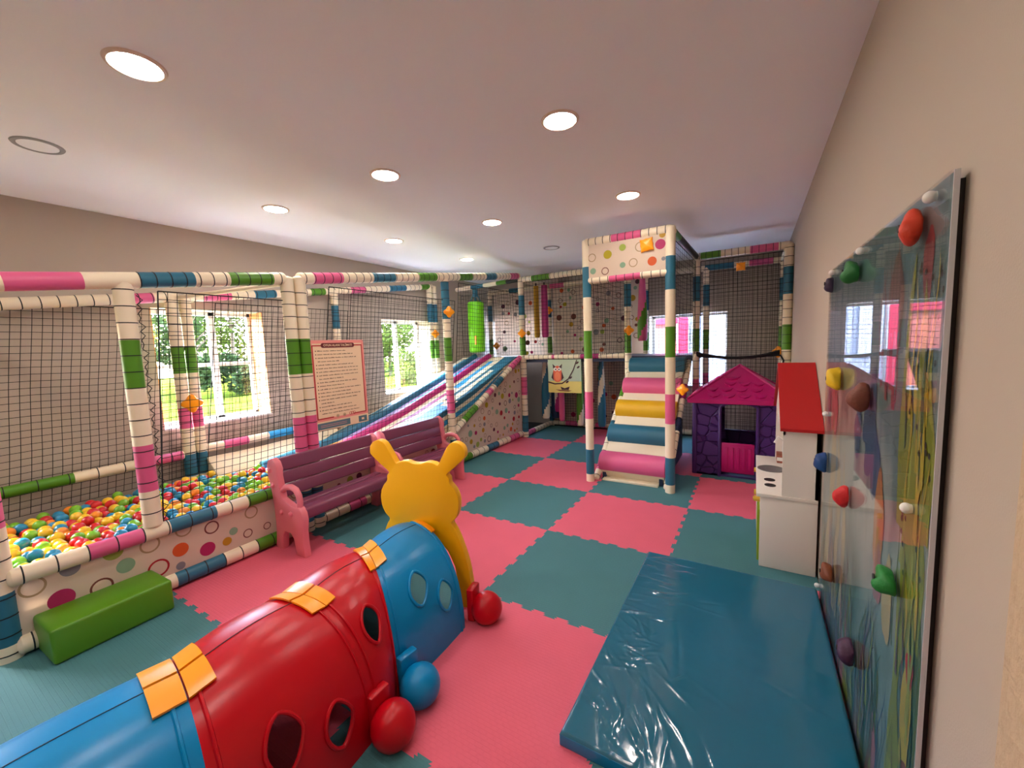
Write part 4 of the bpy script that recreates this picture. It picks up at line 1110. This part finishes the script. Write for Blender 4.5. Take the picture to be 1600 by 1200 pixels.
def holed_segment(i):
    """shell built as a grid with rounded diamond holes fitted into their own patches"""
    mb = MB(); mat = SEGC[i]
    NF, NS = 24, 48
    wins = [[(.57, .22, .12, .058), (.25, .145, .11, .05)], [(.54, .24, .22, .058)], [(.64, .175, .11, .06), (.30, .112, .10, .05), (.30, .82, .11, .06), (.68, .82, .11, .06)], [(.25, .17, .07, .06), (.6, .17, .07, .06)]][i]
    skip = set(); patches = []
    for fc, sc, fw, sw in wins:
        hf = max(2, math.ceil(fw*1.3*NF)); hs = max(2, math.ceil(sw*1.2*NS))
        fi = round(fc*NF); si = round(sc*NS)
        for a in range(fi-hf, fi+hf):
            for b in range(si-hs, si+hs): skip.add((a, b))
        patches.append((fi/NF, si/NS, hf/NF, hs/NS, fw, sw))
    for th_, flip in ((0.0, False), (-.022, True)):
        vs = [surf(i, a/NF, b/NS, th_) for a in range(NF+1) for b in range(NS+1)]
        fs = [[a*(NS+1)+b, a*(NS+1)+b+1, (a+1)*(NS+1)+b+1, (a+1)*(NS+1)+b] for a in range(NF) for b in range(NS) if (a, b) not in skip]
        mb.add(vs, fs, mat)
        for (fc, sc, hf, hs, fw, sw) in patches:
            n = 40; rings = 4; vs = []; fs = []
            dm = diamond(n)
            for k in range(n):
                a = 2*pi*k/n; q = 1/max(abs(cos(a)), abs(sin(a)))
                ob = (fc+cos(a)*q*hf, sc+sin(a)*q*hs); ib = (fc+dm[k][0]*fw, sc+dm[k][1]*sw)
                for r in range(rings+1):
                    f_ = r/rings; vs.append(surf(i, ob[0]+(ib[0]-ob[0])*f_, ob[1]+(ib[1]-ob[1])*f_, th_))
            for k in range(n):
                k2 = (k+1) % n
                for r in range(rings): fs.append([k*(rings+1)+r, k2*(rings+1)+r, k2*(rings+1)+r+1, k*(rings+1)+r+1])
            mb.add(vs, fs, mat)
    for b in range(NS):        # close the shell at both ends and along the floor
        for f_ in (0.0, 1.0):
            mb.add([surf(i, f_, b/NS), surf(i, f_, (b+1)/NS), surf(i, f_, (b+1)/NS, -.022), surf(i, f_, b/NS, -.022)], [[0, 1, 2, 3]], mat)
    for (fc, sc, hf, hs, fw, sw) in patches:   # hole walls
        dm = diamond(40)
        for k in range(40):
            k2 = (k+1) % 40
            P_ = [(fc+dm[q][0]*fw, sc+dm[q][1]*sw) for q in (k, k2)]
            mb.add([surf(i, *P_[0]), surf(i, *P_[1]), surf(i, *P_[1], -.022), surf(i, *P_[0], -.022)], [[0, 1, 2, 3]], mat)
    o = mb.build('tunnel_segment', ct, SEGN[i], angle=50)
    for (fc, sc, hf, hs, fw, sw) in patches:
        m = MB(); dm = diamond(28)
        m.tube([surf(i, fc+x*fw*1.04, sc+y*sw*1.04, .006) for x, y in dm], .0075, mat, 8, closed=True)
        m.build('window_rim', o)
    for f_ in ((.06, .94)):
        m = MB(); m.tube([surf(i, f_, s/40, .002) for s in range(41)], .007, mat, 6, caps=False); m.build('moulded_rib', o)
    m = MB(); m.tube([surf(i, f_/20, .5, .001) for f_ in range(21)], .0022, 'foam_navy' if mat == 'plastic_blue' else 'board_dark', 6); m.build('seam_line', o)
    return o
segs = [holed_segment(i) for i in range(4)]
def clip(i, lab):
    """orange buckle plates folded over the ridge at the joint between segments i and i+1"""
    m = MB(); n = 8
    for (f0, f1, ii) in ((.84, .995, i), (.005, .13, i+1)):
        for (s0, s1) in ((.405, .497), (.503, .60)):
            for ex, rev in ((.028, 0), (.012, 1)):
                vs = [surf(ii, f0+(f1-f0)*a/3, s0+(s1-s0)*b/n, ex) for a in range(4) for b in range(n+1)]
                m.add(vs, [[a*(n+1)+b, a*(n+1)+b+1, (a+1)*(n+1)+b+1, (a+1)*(n+1)+b] for a in range(3) for b in range(n)], 'plastic_orange')
            for b in range(n):
                for f_ in (f0, f1):
                    q = [(f_, s0+(s1-s0)*b/n), (f_, s0+(s1-s0)*(b+1)/n)]
                    m.add([surf(ii, *q[0], .028), surf(ii, *q[1], .028), surf(ii, *q[1], .012), surf(ii, *q[0], .012)], [[0, 1, 2, 3]], 'plastic_orange')
            for a in range(3):
                for s_ in (s0, s1):
                    q = [(f0+(f1-f0)*a/3, s_), (f0+(f1-f0)*(a+1)/3, s_)]
                    m.add([surf(ii, *q[0], .028), surf(ii, *q[1], .028), surf(ii, *q[1], .012), surf(ii, *q[0], .012)], [[0, 1, 2, 3]], 'plastic_orange')
    m.build('joint_buckle', ct, lab)
clip(0, 'orange buckle between blue and red segments'); clip(1, 'orange buckle between the two red segments'); clip(2, 'large orange buckle before the blue tail')
def foot(p, d, mat, lab):
    """round shoe with a flat bracket up the tunnel side; d = direction to the tunnel"""
    m = MB(); m.sphere((p[0], p[1], .075), (.092, .092, .092), mat, 24, 14, zmin=-.8)
    q = Vector((p[0], p[1], 0))+Vector(d).normalized()*.085
    f = m.build('foot', ct, lab)
    m = MB(); Rb = Matrix.Rotation(math.atan2(d[1], d[0]), 3, 'Z')
    m.box((q.x, q.y, .10), (.045 if p[0] > 1 else .13, .10, .195), mat, R=Rb, bev=.01); m.build('bracket', f)
foot((1.185, -.20), (-1, -.2, 0), 'plastic_red', 'round red foot beside the head')
foot((1.225, -.80), (-1, .1, 0), 'plastic_blue', 'round blue foot')
foot((1.265, -1.00), (-1, 0, 0), 'plastic_red', 'round red foot nearest the camera')
foot((.26, -.16), (1, 0, 0), 'plastic_red', 'red foot on the far side by the head')
foot((.14, -.60), (1, 0, 0), 'plastic_red', 'red foot on the far side, middle')
foot((.15, -1.12), (1, 0, 0), 'plastic_red', 'red foot on the far side, nearer')
foot((.17, -1.60), (1, 0, 0), 'plastic_blue', 'blue foot on the far side')
foot((1.24, -1.60), (-1, 0, 0), 'plastic_blue', 'blue foot at the tail')
# head: flat moulded plate with antennae over an arch that stands on the floor
HA = radians(16); HCX, HCY = .735, -.25
def hp(dx, z): return (HCX+cos(HA)*dx, HCY+sin(HA)*dx, z)
HTH = Vector((-sin(HA), cos(HA), 0))*.055
def smooth_loop(pts, n=5):
    out = []; N = len(pts)
    for i in range(N):
        p0, p1, p2, p3 = pts[i-1], pts[i], pts[(i+1) % N], pts[(i+2) % N]
        for k in range(n):
            t = k/n
            out.append(tuple(.5*(2*p1[c]+(p2[c]-p0[c])*t+(2*p0[c]-5*p1[c]+4*p2[c]-p3[c])*t*t+(3*p1[c]-p0[c]-3*p2[c]+p3[c])*t**3) for c in (0, 1)))
    return out
half = [(.333, .0), (.332, .06), (.325, .15), (.308, .28), (.268, .42), (.235, .50), (.213, .54), (.243, .575), (.264, .63), (.266, .70), (.245, .755), (.216, .79), (.212, .825), (.198, .848), (.250, .893)]
half += [(.262+.062*cos(radians(a)), .985+.064*sin(radians(a))) for a in (-30, -5, 20, 45, 70, 95, 120, 150)]
half += [(.172, .955), (.143, .905), (.118, .914), (.07, .92), (.025, .908)]
inh = [(.235, 0), (.235, .15), (.222, .26), (.18, .36), (.11, .42), (0, .44)]
outl = half+[(-a, b) for a, b in half[::-1]]
so_ = smooth_loop(outl, 3)[:-3]+[outl[-1]]
ring_ = so_+[(-a, b) for a, b in inh[:-1]]+[inh[-1]]+[(a, b) for a, b in inh[:-1][::-1]]
head = MB()
head.prism([hp(x, z) for x, z in ring_], HTH, 'plastic_yellow', bev=.010)
ho = head.build('head', ct, 'yellow head plate')
m = MB(); n = 10
vs = [surf(0, f_, .40+.2*b/n, ex) for ex in (.012, .03) for f_ in (-.03, .05) for b in range(n+1)]
for q in range(2):
    k = q*2*(n+1)
    m.add(vs[k:k+2*(n+1)], [[b, b+1, n+1+b+1, n+1+b] for b in range(n)], 'plastic_orange')
for b in range(n): m.add([vs[n+1+b], vs[n+1+b+1], vs[3*(n+1)+b+1], vs[3*(n+1)+b]], [[0, 1, 2, 3]], 'plastic_orange')
m.build('collar', ct, 'orange collar strip under the head')

# ------------------------------------------------------------------ playhouse
HX0, HX1, HY0, HY1 = 1.905, 2.845, 3.13, 3.94
ph = thing('playhouse', 'small purple plastic playhouse with magenta shingle roof', 'playhouse', (2.375, 3.53, 0))
dx0, dx1 = 2.205, 2.555; ez = .875
mb = MB()
arc = [(2.38+.175*cos(a), .80+.06*sin(a)) for a in [0, .4, .8, 1.2, pi/2, pi-1.2, pi-.8, pi-.4, pi]]
out = [(HX0, .0), (dx0, .0), (dx0, .04)] if False else []
poly = [(HX0, 0), (dx0, 0)]+[(x, z) for x, z in arc[::-1]]+[(dx1, 0), (HX1, 0), (HX1-.01, ez), (HX0+.01, ez)]
mb.prism([(x, HY0, z) for x, z in poly], (0, .04, 0), 'house_purple'); fwall = mb.build('front_wall', ph, 'front wall moulded like stonework', smooth=False)
m = MB(); pth = [(dx0-.012, HY0-.006, .0)]+[(2.38+(x-2.38)*1.07, HY0-.006, z+.012) for x, z in arc[::-1]]+[(dx1+.012, HY0-.006, .0)]
m.tube(pth, .018, 'house_purple_smooth', 8); m.build('door_surround', fwall)
for x in (HX0+.02, HX1-.02):
    m = MB(); m.box((x, HY0+.01, ez/2), (.05, .05, ez), 'house_purple_smooth', bev=.012); m.build('corner_post', fwall)
for nm, x in (('side_wall', HX0), ('side_wall', HX1-.04)):
    m = MB()
    for a, b, z0, z1 in ((HY0+.04, 3.36, 0, ez), (3.72, HY1, 0, ez), (3.36, 3.72, 0, .42), (3.36, 3.72, .76, ez)): m.box2((x, a, z0), (x+.04, b, z1), 'house_purple')
    m.build(nm, ph, smooth=False)
m = MB()
for a, b, z0, z1 in ((HX0+.04, 2.2, 0, ez), (2.58, HX1-.04, 0, ez), (2.2, 2.58, 0, .40), (2.2, 2.58, .80, ez)): m.box2((a, HY1-.04, z0), (b, HY1, z1), 'house_purple')
m.build('rear_wall', ph, smooth=False)
m = MB(); m.box2((HX0, HY0+.0, 0.001), (HX1, HY1, .02), 'house_purple_smooth'); m.build('sill_base', ph)
m = MB(); m.box2((dx0+.005, HY0-.012, .055), (dx1-.012, HY0+.018, .405), 'house_magenta', bev=.012)
for k in range(5): m.box((dx0+.06+k*.058, HY0-.014, .23), (.03, .01, .25), 'house_magenta', bev=.004)
hd = m.build('half_door', ph, 'magenta half door')
m = MB()
for z in (.12, .34): m.tube([(dx1-.005, HY0-.01, z-.025), (dx1-.005, HY0-.01, z+.025)], .010, 'house_purple_smooth', 8)
m.build('hinge', hd)
rf = MB(); ov = .055; pk = (2.375, 3.52, 1.275); er = .86
A = [(HX0-ov, HY0-ov, er), (HX1+ov, HY0-ov, er), (HX1+ov, HY1+ov, er), (HX0-ov, HY1+ov, er)]
B_ = [(a[0], a[1], er+.045) for a in A]
vs = A+B_+[pk]
rf.add(vs, [[3, 2, 1, 0]]+[[k, (k+1) % 4, 4+(k+1) % 4, 4+k] for k in range(4)]+[[4+k, 4+(k+1) % 4, 8] for k in range(4)], 'house_magenta')
roof = rf.build('roof', ph, 'magenta pyramid roof', smooth=False)
tl = MB()      # raised scalloped shingles on the front and left slopes
def slope_pts(a, b, u, v, lift):
    A_, Bb = Vector(a), Vector(b); P = Vector(pk)
    base = A_+(Bb-A_)*u; n = (Bb-A_).cross(P-A_).normalized()
    if n.z < 0: n = -n
    mid = (A_+Bb)/2
    p = base+(P-mid)*v
    return p+n*lift
for (a, b) in ((B_[0], B_[1]), (B_[3], B_[0])):
    for r in range(5):
        v = .07+r*.165; half = .5*(1-v)-.03
        cnt = max(1, int(half*2/.13))
        for k in range(cnt):
            u = .5-half+(k+.5)*2*half/cnt+(.02 if r % 2 else -.02); w = half/cnt*.92
            if abs(u-.5)+w > .5*(1-v-.10): continue
            pts = [slope_pts(a, b, u-w, v+.10, .001), slope_pts(a, b, u-w*.6, v+.01, .016), slope_pts(a, b, u, v-.02, .020), slope_pts(a, b, u+w*.6, v+.01, .016), slope_pts(a, b, u+w, v+.10, .001)]
            low = [slope_pts(a, b, u-w, v+.10, -.004), slope_pts(a, b, u-w*.6, v+.01, -.004), slope_pts(a, b, u, v-.02, -.004), slope_pts(a, b, u+w*.6, v+.01, -.004), slope_pts(a, b, u+w, v+.10, -.004)]
            tl.add(pts+low, [[0, 1, 2, 3, 4]]+[[q, q+1, 5+q+1, 5+q] for q in range(4)], 'house_magenta')
tl.build('shingles', roof, smooth=False)
m = MB()
for k in range(4): m.tube([B_[k], pk], .014, 'house_magenta', 8)
m.build('ridge_edge', roof)

# ------------------------------------------------------------------ toy kitchen
KX0, KX1, KY0, KY1 = 2.56, 2.895, 1.17, 2.20
kt = thing('toy_kitchen', 'white wooden toy kitchen with red roof standing against the right wall', 'toy kitchen', (2.73, 1.7, 0))
m = MB(); m.box2((KX0+.012, KY0, 0), (KX1, KY1, .505), 'kitchen_white', bev=.003); m.build('cabinet', kt)
m = MB(); m.box2((KX0-.012, KY0-.008, .505), (KX1, KY1+.008, .53), 'kitchen_white', bev=.003); ctop = m.build('worktop', kt)
m = MB(); m.lathe((2.655, 1.80, .53), [(.0, .0012), (.055, .0014), (.078, .0022), (.086, .005), (.098, .0035), (.098, 0)], 'kitchen_steel', 32); m.build('sink_basin', ctop, 'grey round sink basin')
for y in (1.50, 1.37):
    m = MB(); m.disc((2.635, y, .53), (0, 0, 1), .036, 'kitchen_black', th=.003, n=24); m.build('hob', ctop, 'black round hob')
m = MB(); m.tube([(2.745, 1.86, .53), (2.74, 1.86, .66), (2.735, 1.86, .76), (2.70, 1.85, .79), (2.675, 1.845, .74)], .011, 'bolt_white', 8); m.build('tap', ctop, 'white curved tap')
m = MB(); m.box2((KX0-.002, KY0+.02, .03), (KX0+.014, KY0+.50, .40), 'kitchen_green', bev=.003)
dr = m.build('door', kt, 'green cabinet door'); 
m = MB(); m.tube([(KX0-.003, KY0+.42, .34), (KX0-.03, KY0+.42, .34)], .014, 'knob_yellow', 10); m.build('knob', dr, 'yellow knob')
m = MB(); m.box2((KX0-.002, KY0+.53, .03), (KX0+.014, KY1-.02, .40), 'kitchen_white', bev=.003); m.build('door', kt, 'white cabinet door')
m = MB()
for y in (KY0+.08, KY0+.22, KY0+.8): m.tube([(KX0+.012, y, .46), (KX0-.025, y, .46)], .02, 'knob_yellow', 14)
m.build('control_knob', kt, 'yellow control knobs')
m = MB(); m.prism([(2.695, KY0, .53), (KX1, KY0, .53), (KX1, KY0, 1.0), (2.695, KY0, 1.0)], (0, .018, 0), 'kitchen_white'); m.build('side_panel', kt, smooth=False)
m = MB(); m.prism([(2.695, KY1-.018, .53), (KX1, KY1-.018, .53), (KX1, KY1-.018, 1.0), (2.695, KY1-.018, 1.0)], (0, .018, 0), 'kitchen_white'); m.build('side_panel', kt, smooth=False)
KM = (KY0+KY1)/2
m = MB(); m.prism([(KX1-.018, KY0, .53), (KX1-.018, KY1, .53), (KX1-.018, KY1, 1.0), (KX1-.018, KM, 1.37), (KX1-.018, KY0, 1.0)], (.018, 0, 0), 'kitchen_white'); m.build('back_panel', kt, smooth=False)
m = MB(); m.prism([(2.695, KY0, .95), (2.695, KY1, .95), (2.695, KY1, 1.0), (2.695, KM, 1.36), (2.695, KY0, 1.0)], (.014, 0, 0), 'kitchen_white'); m.build('gable_panel', kt, smooth=False)
for sgn, lab in ((1, 'red roof slope facing the camera'), (-1, 'red roof slope facing away')):
    e0 = KY0-.05 if sgn > 0 else KY1+.05
    m = MB(); m.prism([(2.675, e0, .985), (2.675, KM, 1.385), (2.675, KM, 1.405), (2.675, e0, 1.005)], (KX1+.012-2.675, 0, 0), 'kitchen_red'); m.build('roof_panel', kt, lab, smooth=False)
m = MB(); m.box2((2.70, 2.00, .53), (2.80, 2.14, .60), 'carton', bev=.004); m.box2((2.70, 1.999, .55), (2.80, 2.001, .58), 'bolt_white')
tag(m.build('toy_box'), 'small brown box with pale stripe on the toy kitchen worktop', 'box')

# ------------------------------------------------------------------ climbing board
BX, BY0, BY1, BZ1 = 2.88, -.735, .935, 1.965
cb = thing('climbing_board', 'tall clear-faced climbing board with undersea picture and coloured holds', 'climbing board', (BX, .1, 0))
nm_ = bpy.data.materials.new('undersea_print'); nm_.use_nodes = True
n = nm_.node_tree.nodes; l = nm_.node_tree.links; b = n['Principled BSDF']; b.inputs['Roughness'].default_value = .35
tc = n.new('ShaderNodeTexCoord'); sp = n.new('ShaderNodeSeparateXYZ'); l.new(tc.outputs['Object'], sp.inputs[0])
nz = n.new('ShaderNodeTexNoise'); nz.inputs['Scale'].default_value = 2.6; nz.inputs['Detail'].default_value = 5; mp = n.new('ShaderNodeMapping'); mp.inputs['Scale'].default_value = (1, 2.4, .8)
l.new(tc.outputs['Object'], mp.inputs[0]); l.new(mp.outputs[0], nz.inputs['Vector'])
ad = n.new('ShaderNodeMath'); ad.operation = 'MULTIPLY_ADD'; ad.inputs[1].default_value = .42; l.new(sp.outputs['Z'], ad.inputs[0]); l.new(nz.outputs['Fac'], ad.inputs[2])
sb = n.new('ShaderNodeMath'); sb.operation = 'SUBTRACT'; sb.inputs[1].default_value = .30; l.new(ad.outputs[0], sb.inputs[0])
cr = n.new('ShaderNodeValToRGB'); e = cr.color_ramp.elements
e[0].position = .05; e[0].color = (*lin((54, 72, 66)), 1); e[1].position = 1.0; e[1].color = (*lin((76, 104, 104)), 1)
for p_, c_ in ((.30, (74, 100, 90)), (.48, (120, 140, 136)), (.62, (140, 150, 144)), (.78, (80, 108, 108))):
    q = e.new(p_); q.color = (*lin(c_), 1)
l.new(sb.outputs[0], cr.inputs[0]); l.new(cr.outputs[0], b.inputs['Base Color'])
MATS['undersea_print'] = nm_
m = MB(); m.box2((BX+.0095, BY0, .0), (BX+.012, BY1, BZ1), 'undersea_print'); m.build('printed_panel', cb, 'undersea picture panel', smooth=False)
for nm2, c in dict(sea_kelp=(150, 160, 40), sea_lime=(176, 186, 70), sea_moss=(86, 110, 54), sea_red=(150, 52, 56), sea_rose=(196, 120, 130), sea_sand=(216, 196, 140), sea_blue=(70, 104, 140), sea_violet=(120, 104, 140), sea_grey=(150, 150, 150), sea_brown=(120, 84, 72), sea_orange=(206, 130, 60), sea_yellow=(214, 190, 50)).items(): pm(nm2, tuple(int(v*.80) for v in c), .4)
LAY = [0]
def blade(m, y, z0, h, w, mat, bend=.05, ph_=0.0, K=14):
    LAY[0] += 1; x = BX+.0093-.0001*(LAY[0] % 40)
    L1, R1 = [], []
    for k in range(K+1):
        f = k/K; c = y+bend*sin(f*5+ph_)*f; ww = w*(1-f)**.6*(.75+.25*sin(f*9+ph_))
        L1.append((x, c-ww, z0+h*f)); R1.append((x, c+ww+.0005, z0+h*f))
    vs = L1+R1; fs = [[k, k+1, K+1+k+1, K+1+k] for k in range(K)]
    m.add(vs, fs, mat)
def blob(m, y, z, a, b_, mat, rot=0.0, wob=.1, n=20):
    LAY[0] += 1; x = BX+.0093-.0001*(LAY[0] % 40)
    vs = []
    for k in range(n):
        q = 2*pi*k/n; r = 1+wob*sin(3*q+y*9)+wob*.5*sin(5*q)
        u, v = a*cos(q)*r, b_*sin(q)*r
        vs.append((x, y+u*cos(rot)-v*sin(rot), z+u*sin(rot)+v*cos(rot)))
    m.add(vs, [list(range(n))], mat)
rr = random.Random(17)
m = MB()
for k in range(16): blade(m, rr.uniform(BY0+.04, BY0+.24), rr.uniform(.0, 1.1), rr.uniform(.5, .9), rr.uniform(.03, .06), rr.choice(['sea_kelp', 'sea_lime', 'sea_moss', 'sea_kelp']), .03, rr.uniform(0, 6))
for k in range(40): blob(m, rr.uniform(BY0+.03, BY0+.22), rr.uniform(.9, 1.8), .007, .009, 'board_dark', 0, .1, 8)
for k in range(26): blade(m, rr.uniform(BY0+.03, BY0+.26), rr.uniform(.0, 1.4), rr.uniform(.2, .5), rr.uniform(.006, .014), rr.choice(['sea_moss', 'sea_lime', 'sea_yellow', 'sea_brown']), .03, rr.uniform(0, 6))
m.build('kelp_print', cb, 'yellow-green kelp with black specks', smooth=False)
m = MB()
for k in range(26): blade(m, rr.uniform(BY0+.25, BY1-.06), .0, rr.uniform(.25, .75), rr.uniform(.018, .045), rr.choice(['sea_moss', 'sea_grey', 'sea_brown', 'sea_kelp', 'sea_blue', 'sea_rose', 'sea_violet']), .05, rr.uniform(0, 6))
for k in range(90): blade(m, rr.uniform(BY0+.25, BY1-.03), rr.uniform(.0, .35), rr.uniform(.2, .55), rr.uniform(.004, .012), rr.choice(['sea_moss', 'sea_grey', 'sea_brown', 'sea_violet', 'sea_lime', 'sea_blue']), .06, rr.uniform(0, 6))
m.build('seaweed_print', cb, 'dull green and brown seaweed', smooth=False)
m = MB()
for k in range(9): blade(m, -.28+rr.uniform(-.11, .11), 1.42+rr.uniform(-.05, .05), rr.uniform(.25, .5), rr.uniform(.008, .018), 'sea_red', .04, rr.uniform(0, 6))
blob(m, -.60, 1.78, .035, .10, 'sea_red'); blob(m, -.34, 1.72, .08, .12, 'sea_brown')
m.build('coral_print', cb, 'red branching coral', smooth=False)
m = MB()
blade(m, .66, .25, 1.0, .15, 'sea_sand', .05, 1); blade(m, .48, .2, .95, .11, 'sea_sand', .06, 2); blade(m, .30, .3, .8, .06, 'sea_sand', .05, 3)
for k in range(7): blob(m, rr.uniform(-.2, .1), rr.uniform(1.0, 1.35), rr.uniform(.04, .08), rr.uniform(.08, .17), rr.choice(['sea_blue', 'sea_violet', 'sea_blue']), rr.uniform(-.4, .4))
blob(m, -.28, .98, .06, .17, 'sea_orange'); blob(m, -.30, .80, .055, .10, 'sea_rose'); blob(m, -.42, .78, .05, .14, 'sea_sand')
blob(m, .70, 1.25, .05, .14, 'sea_rose'); blob(m, .82, 1.22, .035, .12, 'sea_violet'); blob(m, .60, 1.20, .045, .12, 'sea_rose')
blob(m, -.64, .55, .04, .20, 'sea_yellow'); blob(m, -.65, .72, .03, .05, 'dot_red'); blob(m, -.66, .40, .035, .06, 'dot_brown')
m.build('creature_print', cb, 'pale sand, blue and orange sea creatures', smooth=False)
m = MB(); m.box2((BX, BY0+.001, .0), (BX+.004, .03, BZ1), 'acrylic'); m.build('clear_sheet', cb, 'clear front sheet, nearer half', smooth=False)
m = MB(); m.box2((BX, .033, .0), (BX+.004, BY1, BZ1), 'acrylic'); m.build('clear_sheet', cb, 'clear front sheet, farther half', smooth=False)
m = MB(); m.box2((BX+.0122, BY0-.004, 0), (BX+.0145, BY1, BZ1), 'board_edge'); m.box2((BX+.0045, BY0-.004, 0), (BX+.0121, BY0-.0005, BZ1), 'board_edge'); m.build('backing_frame', cb, 'grey aluminium backing edge')
m = MB(); m.box2((BX+.0147, BY0+.022, 0), (XR-.0005, BY1-.02, BZ1-.015), 'board_dark'); m.build('gap_shade_strip', cb)  # dark strip stands in for shade in the gap behind the board
def hold(y, z, s, rgb, lab, seed, knob=True):
    key = 'hold_%d_%d_%d' % rgb
    if key not in MATS: pm(key, rgb, .55, bump=('noise', 60), bstr=.3)
    rq = random.Random(seed); bm = bmesh.new(); bmesh.ops.create_icosphere(bm, subdivisions=3, radius=1)
    ph_ = [rq.uniform(0, 6.28) for k in range(6)]
    ax = rq.uniform(.75, 1.1); az = rq.uniform(.9, 1.25)
    for v in bm.verts:
        c = v.co.copy(); r = 1+.16*sin(2.4*c.y+ph_[0])*sin(2.1*c.z+ph_[1])+.10*sin(4*c.x+ph_[2]+3*c.z)
        dz = Vector((c.x+.9, c.y-.1, c.z-.35)).length   # scooped grip
        if dz < .75: r -= .32*(1-dz/.75)
        v.co = Vector((max(-1, c.x)*s*.85*r, c.y*s*ax*r, c.z*s*az*r))
        v.co.x = min(v.co.x, s*.35)
    bm.verts.index_update(); m = MB()
    m.add([v.co+Vector((BX-s*.36, y, z)) for v in bm.verts], [[v.index for v in f.verts] for f in bm.faces], key); bm.free()
    o = m.build('climbing_hold', cb, lab, angle=70)
    m = MB(); m.disc((BX-s*1.02, y, z+s*.1), (-1, 0, 0), .010, 'board_dark', th=.004, n=12); m.build('bolt_head', o)
hold(-.545, 1.885, .036, (206, 58, 24), 'orange red hold at the top', 1)
hold(.19, 1.87, .046, (20, 108, 40), 'green hold near the top', 2)
hold(.80, 1.885, .035, (52, 36, 64), 'dark purple hold at the top far corner', 3)
hold(.49, 1.39, .050, (226, 182, 20), 'yellow hold', 4)
hold(-.10, 1.38, .05, (112, 54, 34), 'brown wedge hold', 5)
hold(.80, .89, .05, (24, 66, 124), 'blue hold at the far edge', 6)
hold(.18, .90, .045, (206, 30, 34), 'red hold', 7)
hold(.49, .385, .045, (120, 60, 28), 'brown hold low on the board', 8)
hold(-.50, .885, .04, (24, 124, 44), 'green hold low on the board', 9)
hold(-.04, .33, .046, (62, 24, 56), 'dark purple hold low on the board', 10)
for k, (y, z) in enumerate(((-.645, 1.935), (.11, 1.94), (.80, 1.945), (.84, 1.16), (-.61, 1.15), (.90, .09))):
    m = MB(); m.sphere((BX-.008, y, z), (.014, .0145, .0145), 'bolt_white', 14, 10); m.tube([(BX-.004, y, z), (BX+.003, y, z)], .012, 'bolt_white', 10); m.build('spacer_knob', cb, 'white round fixing knob')
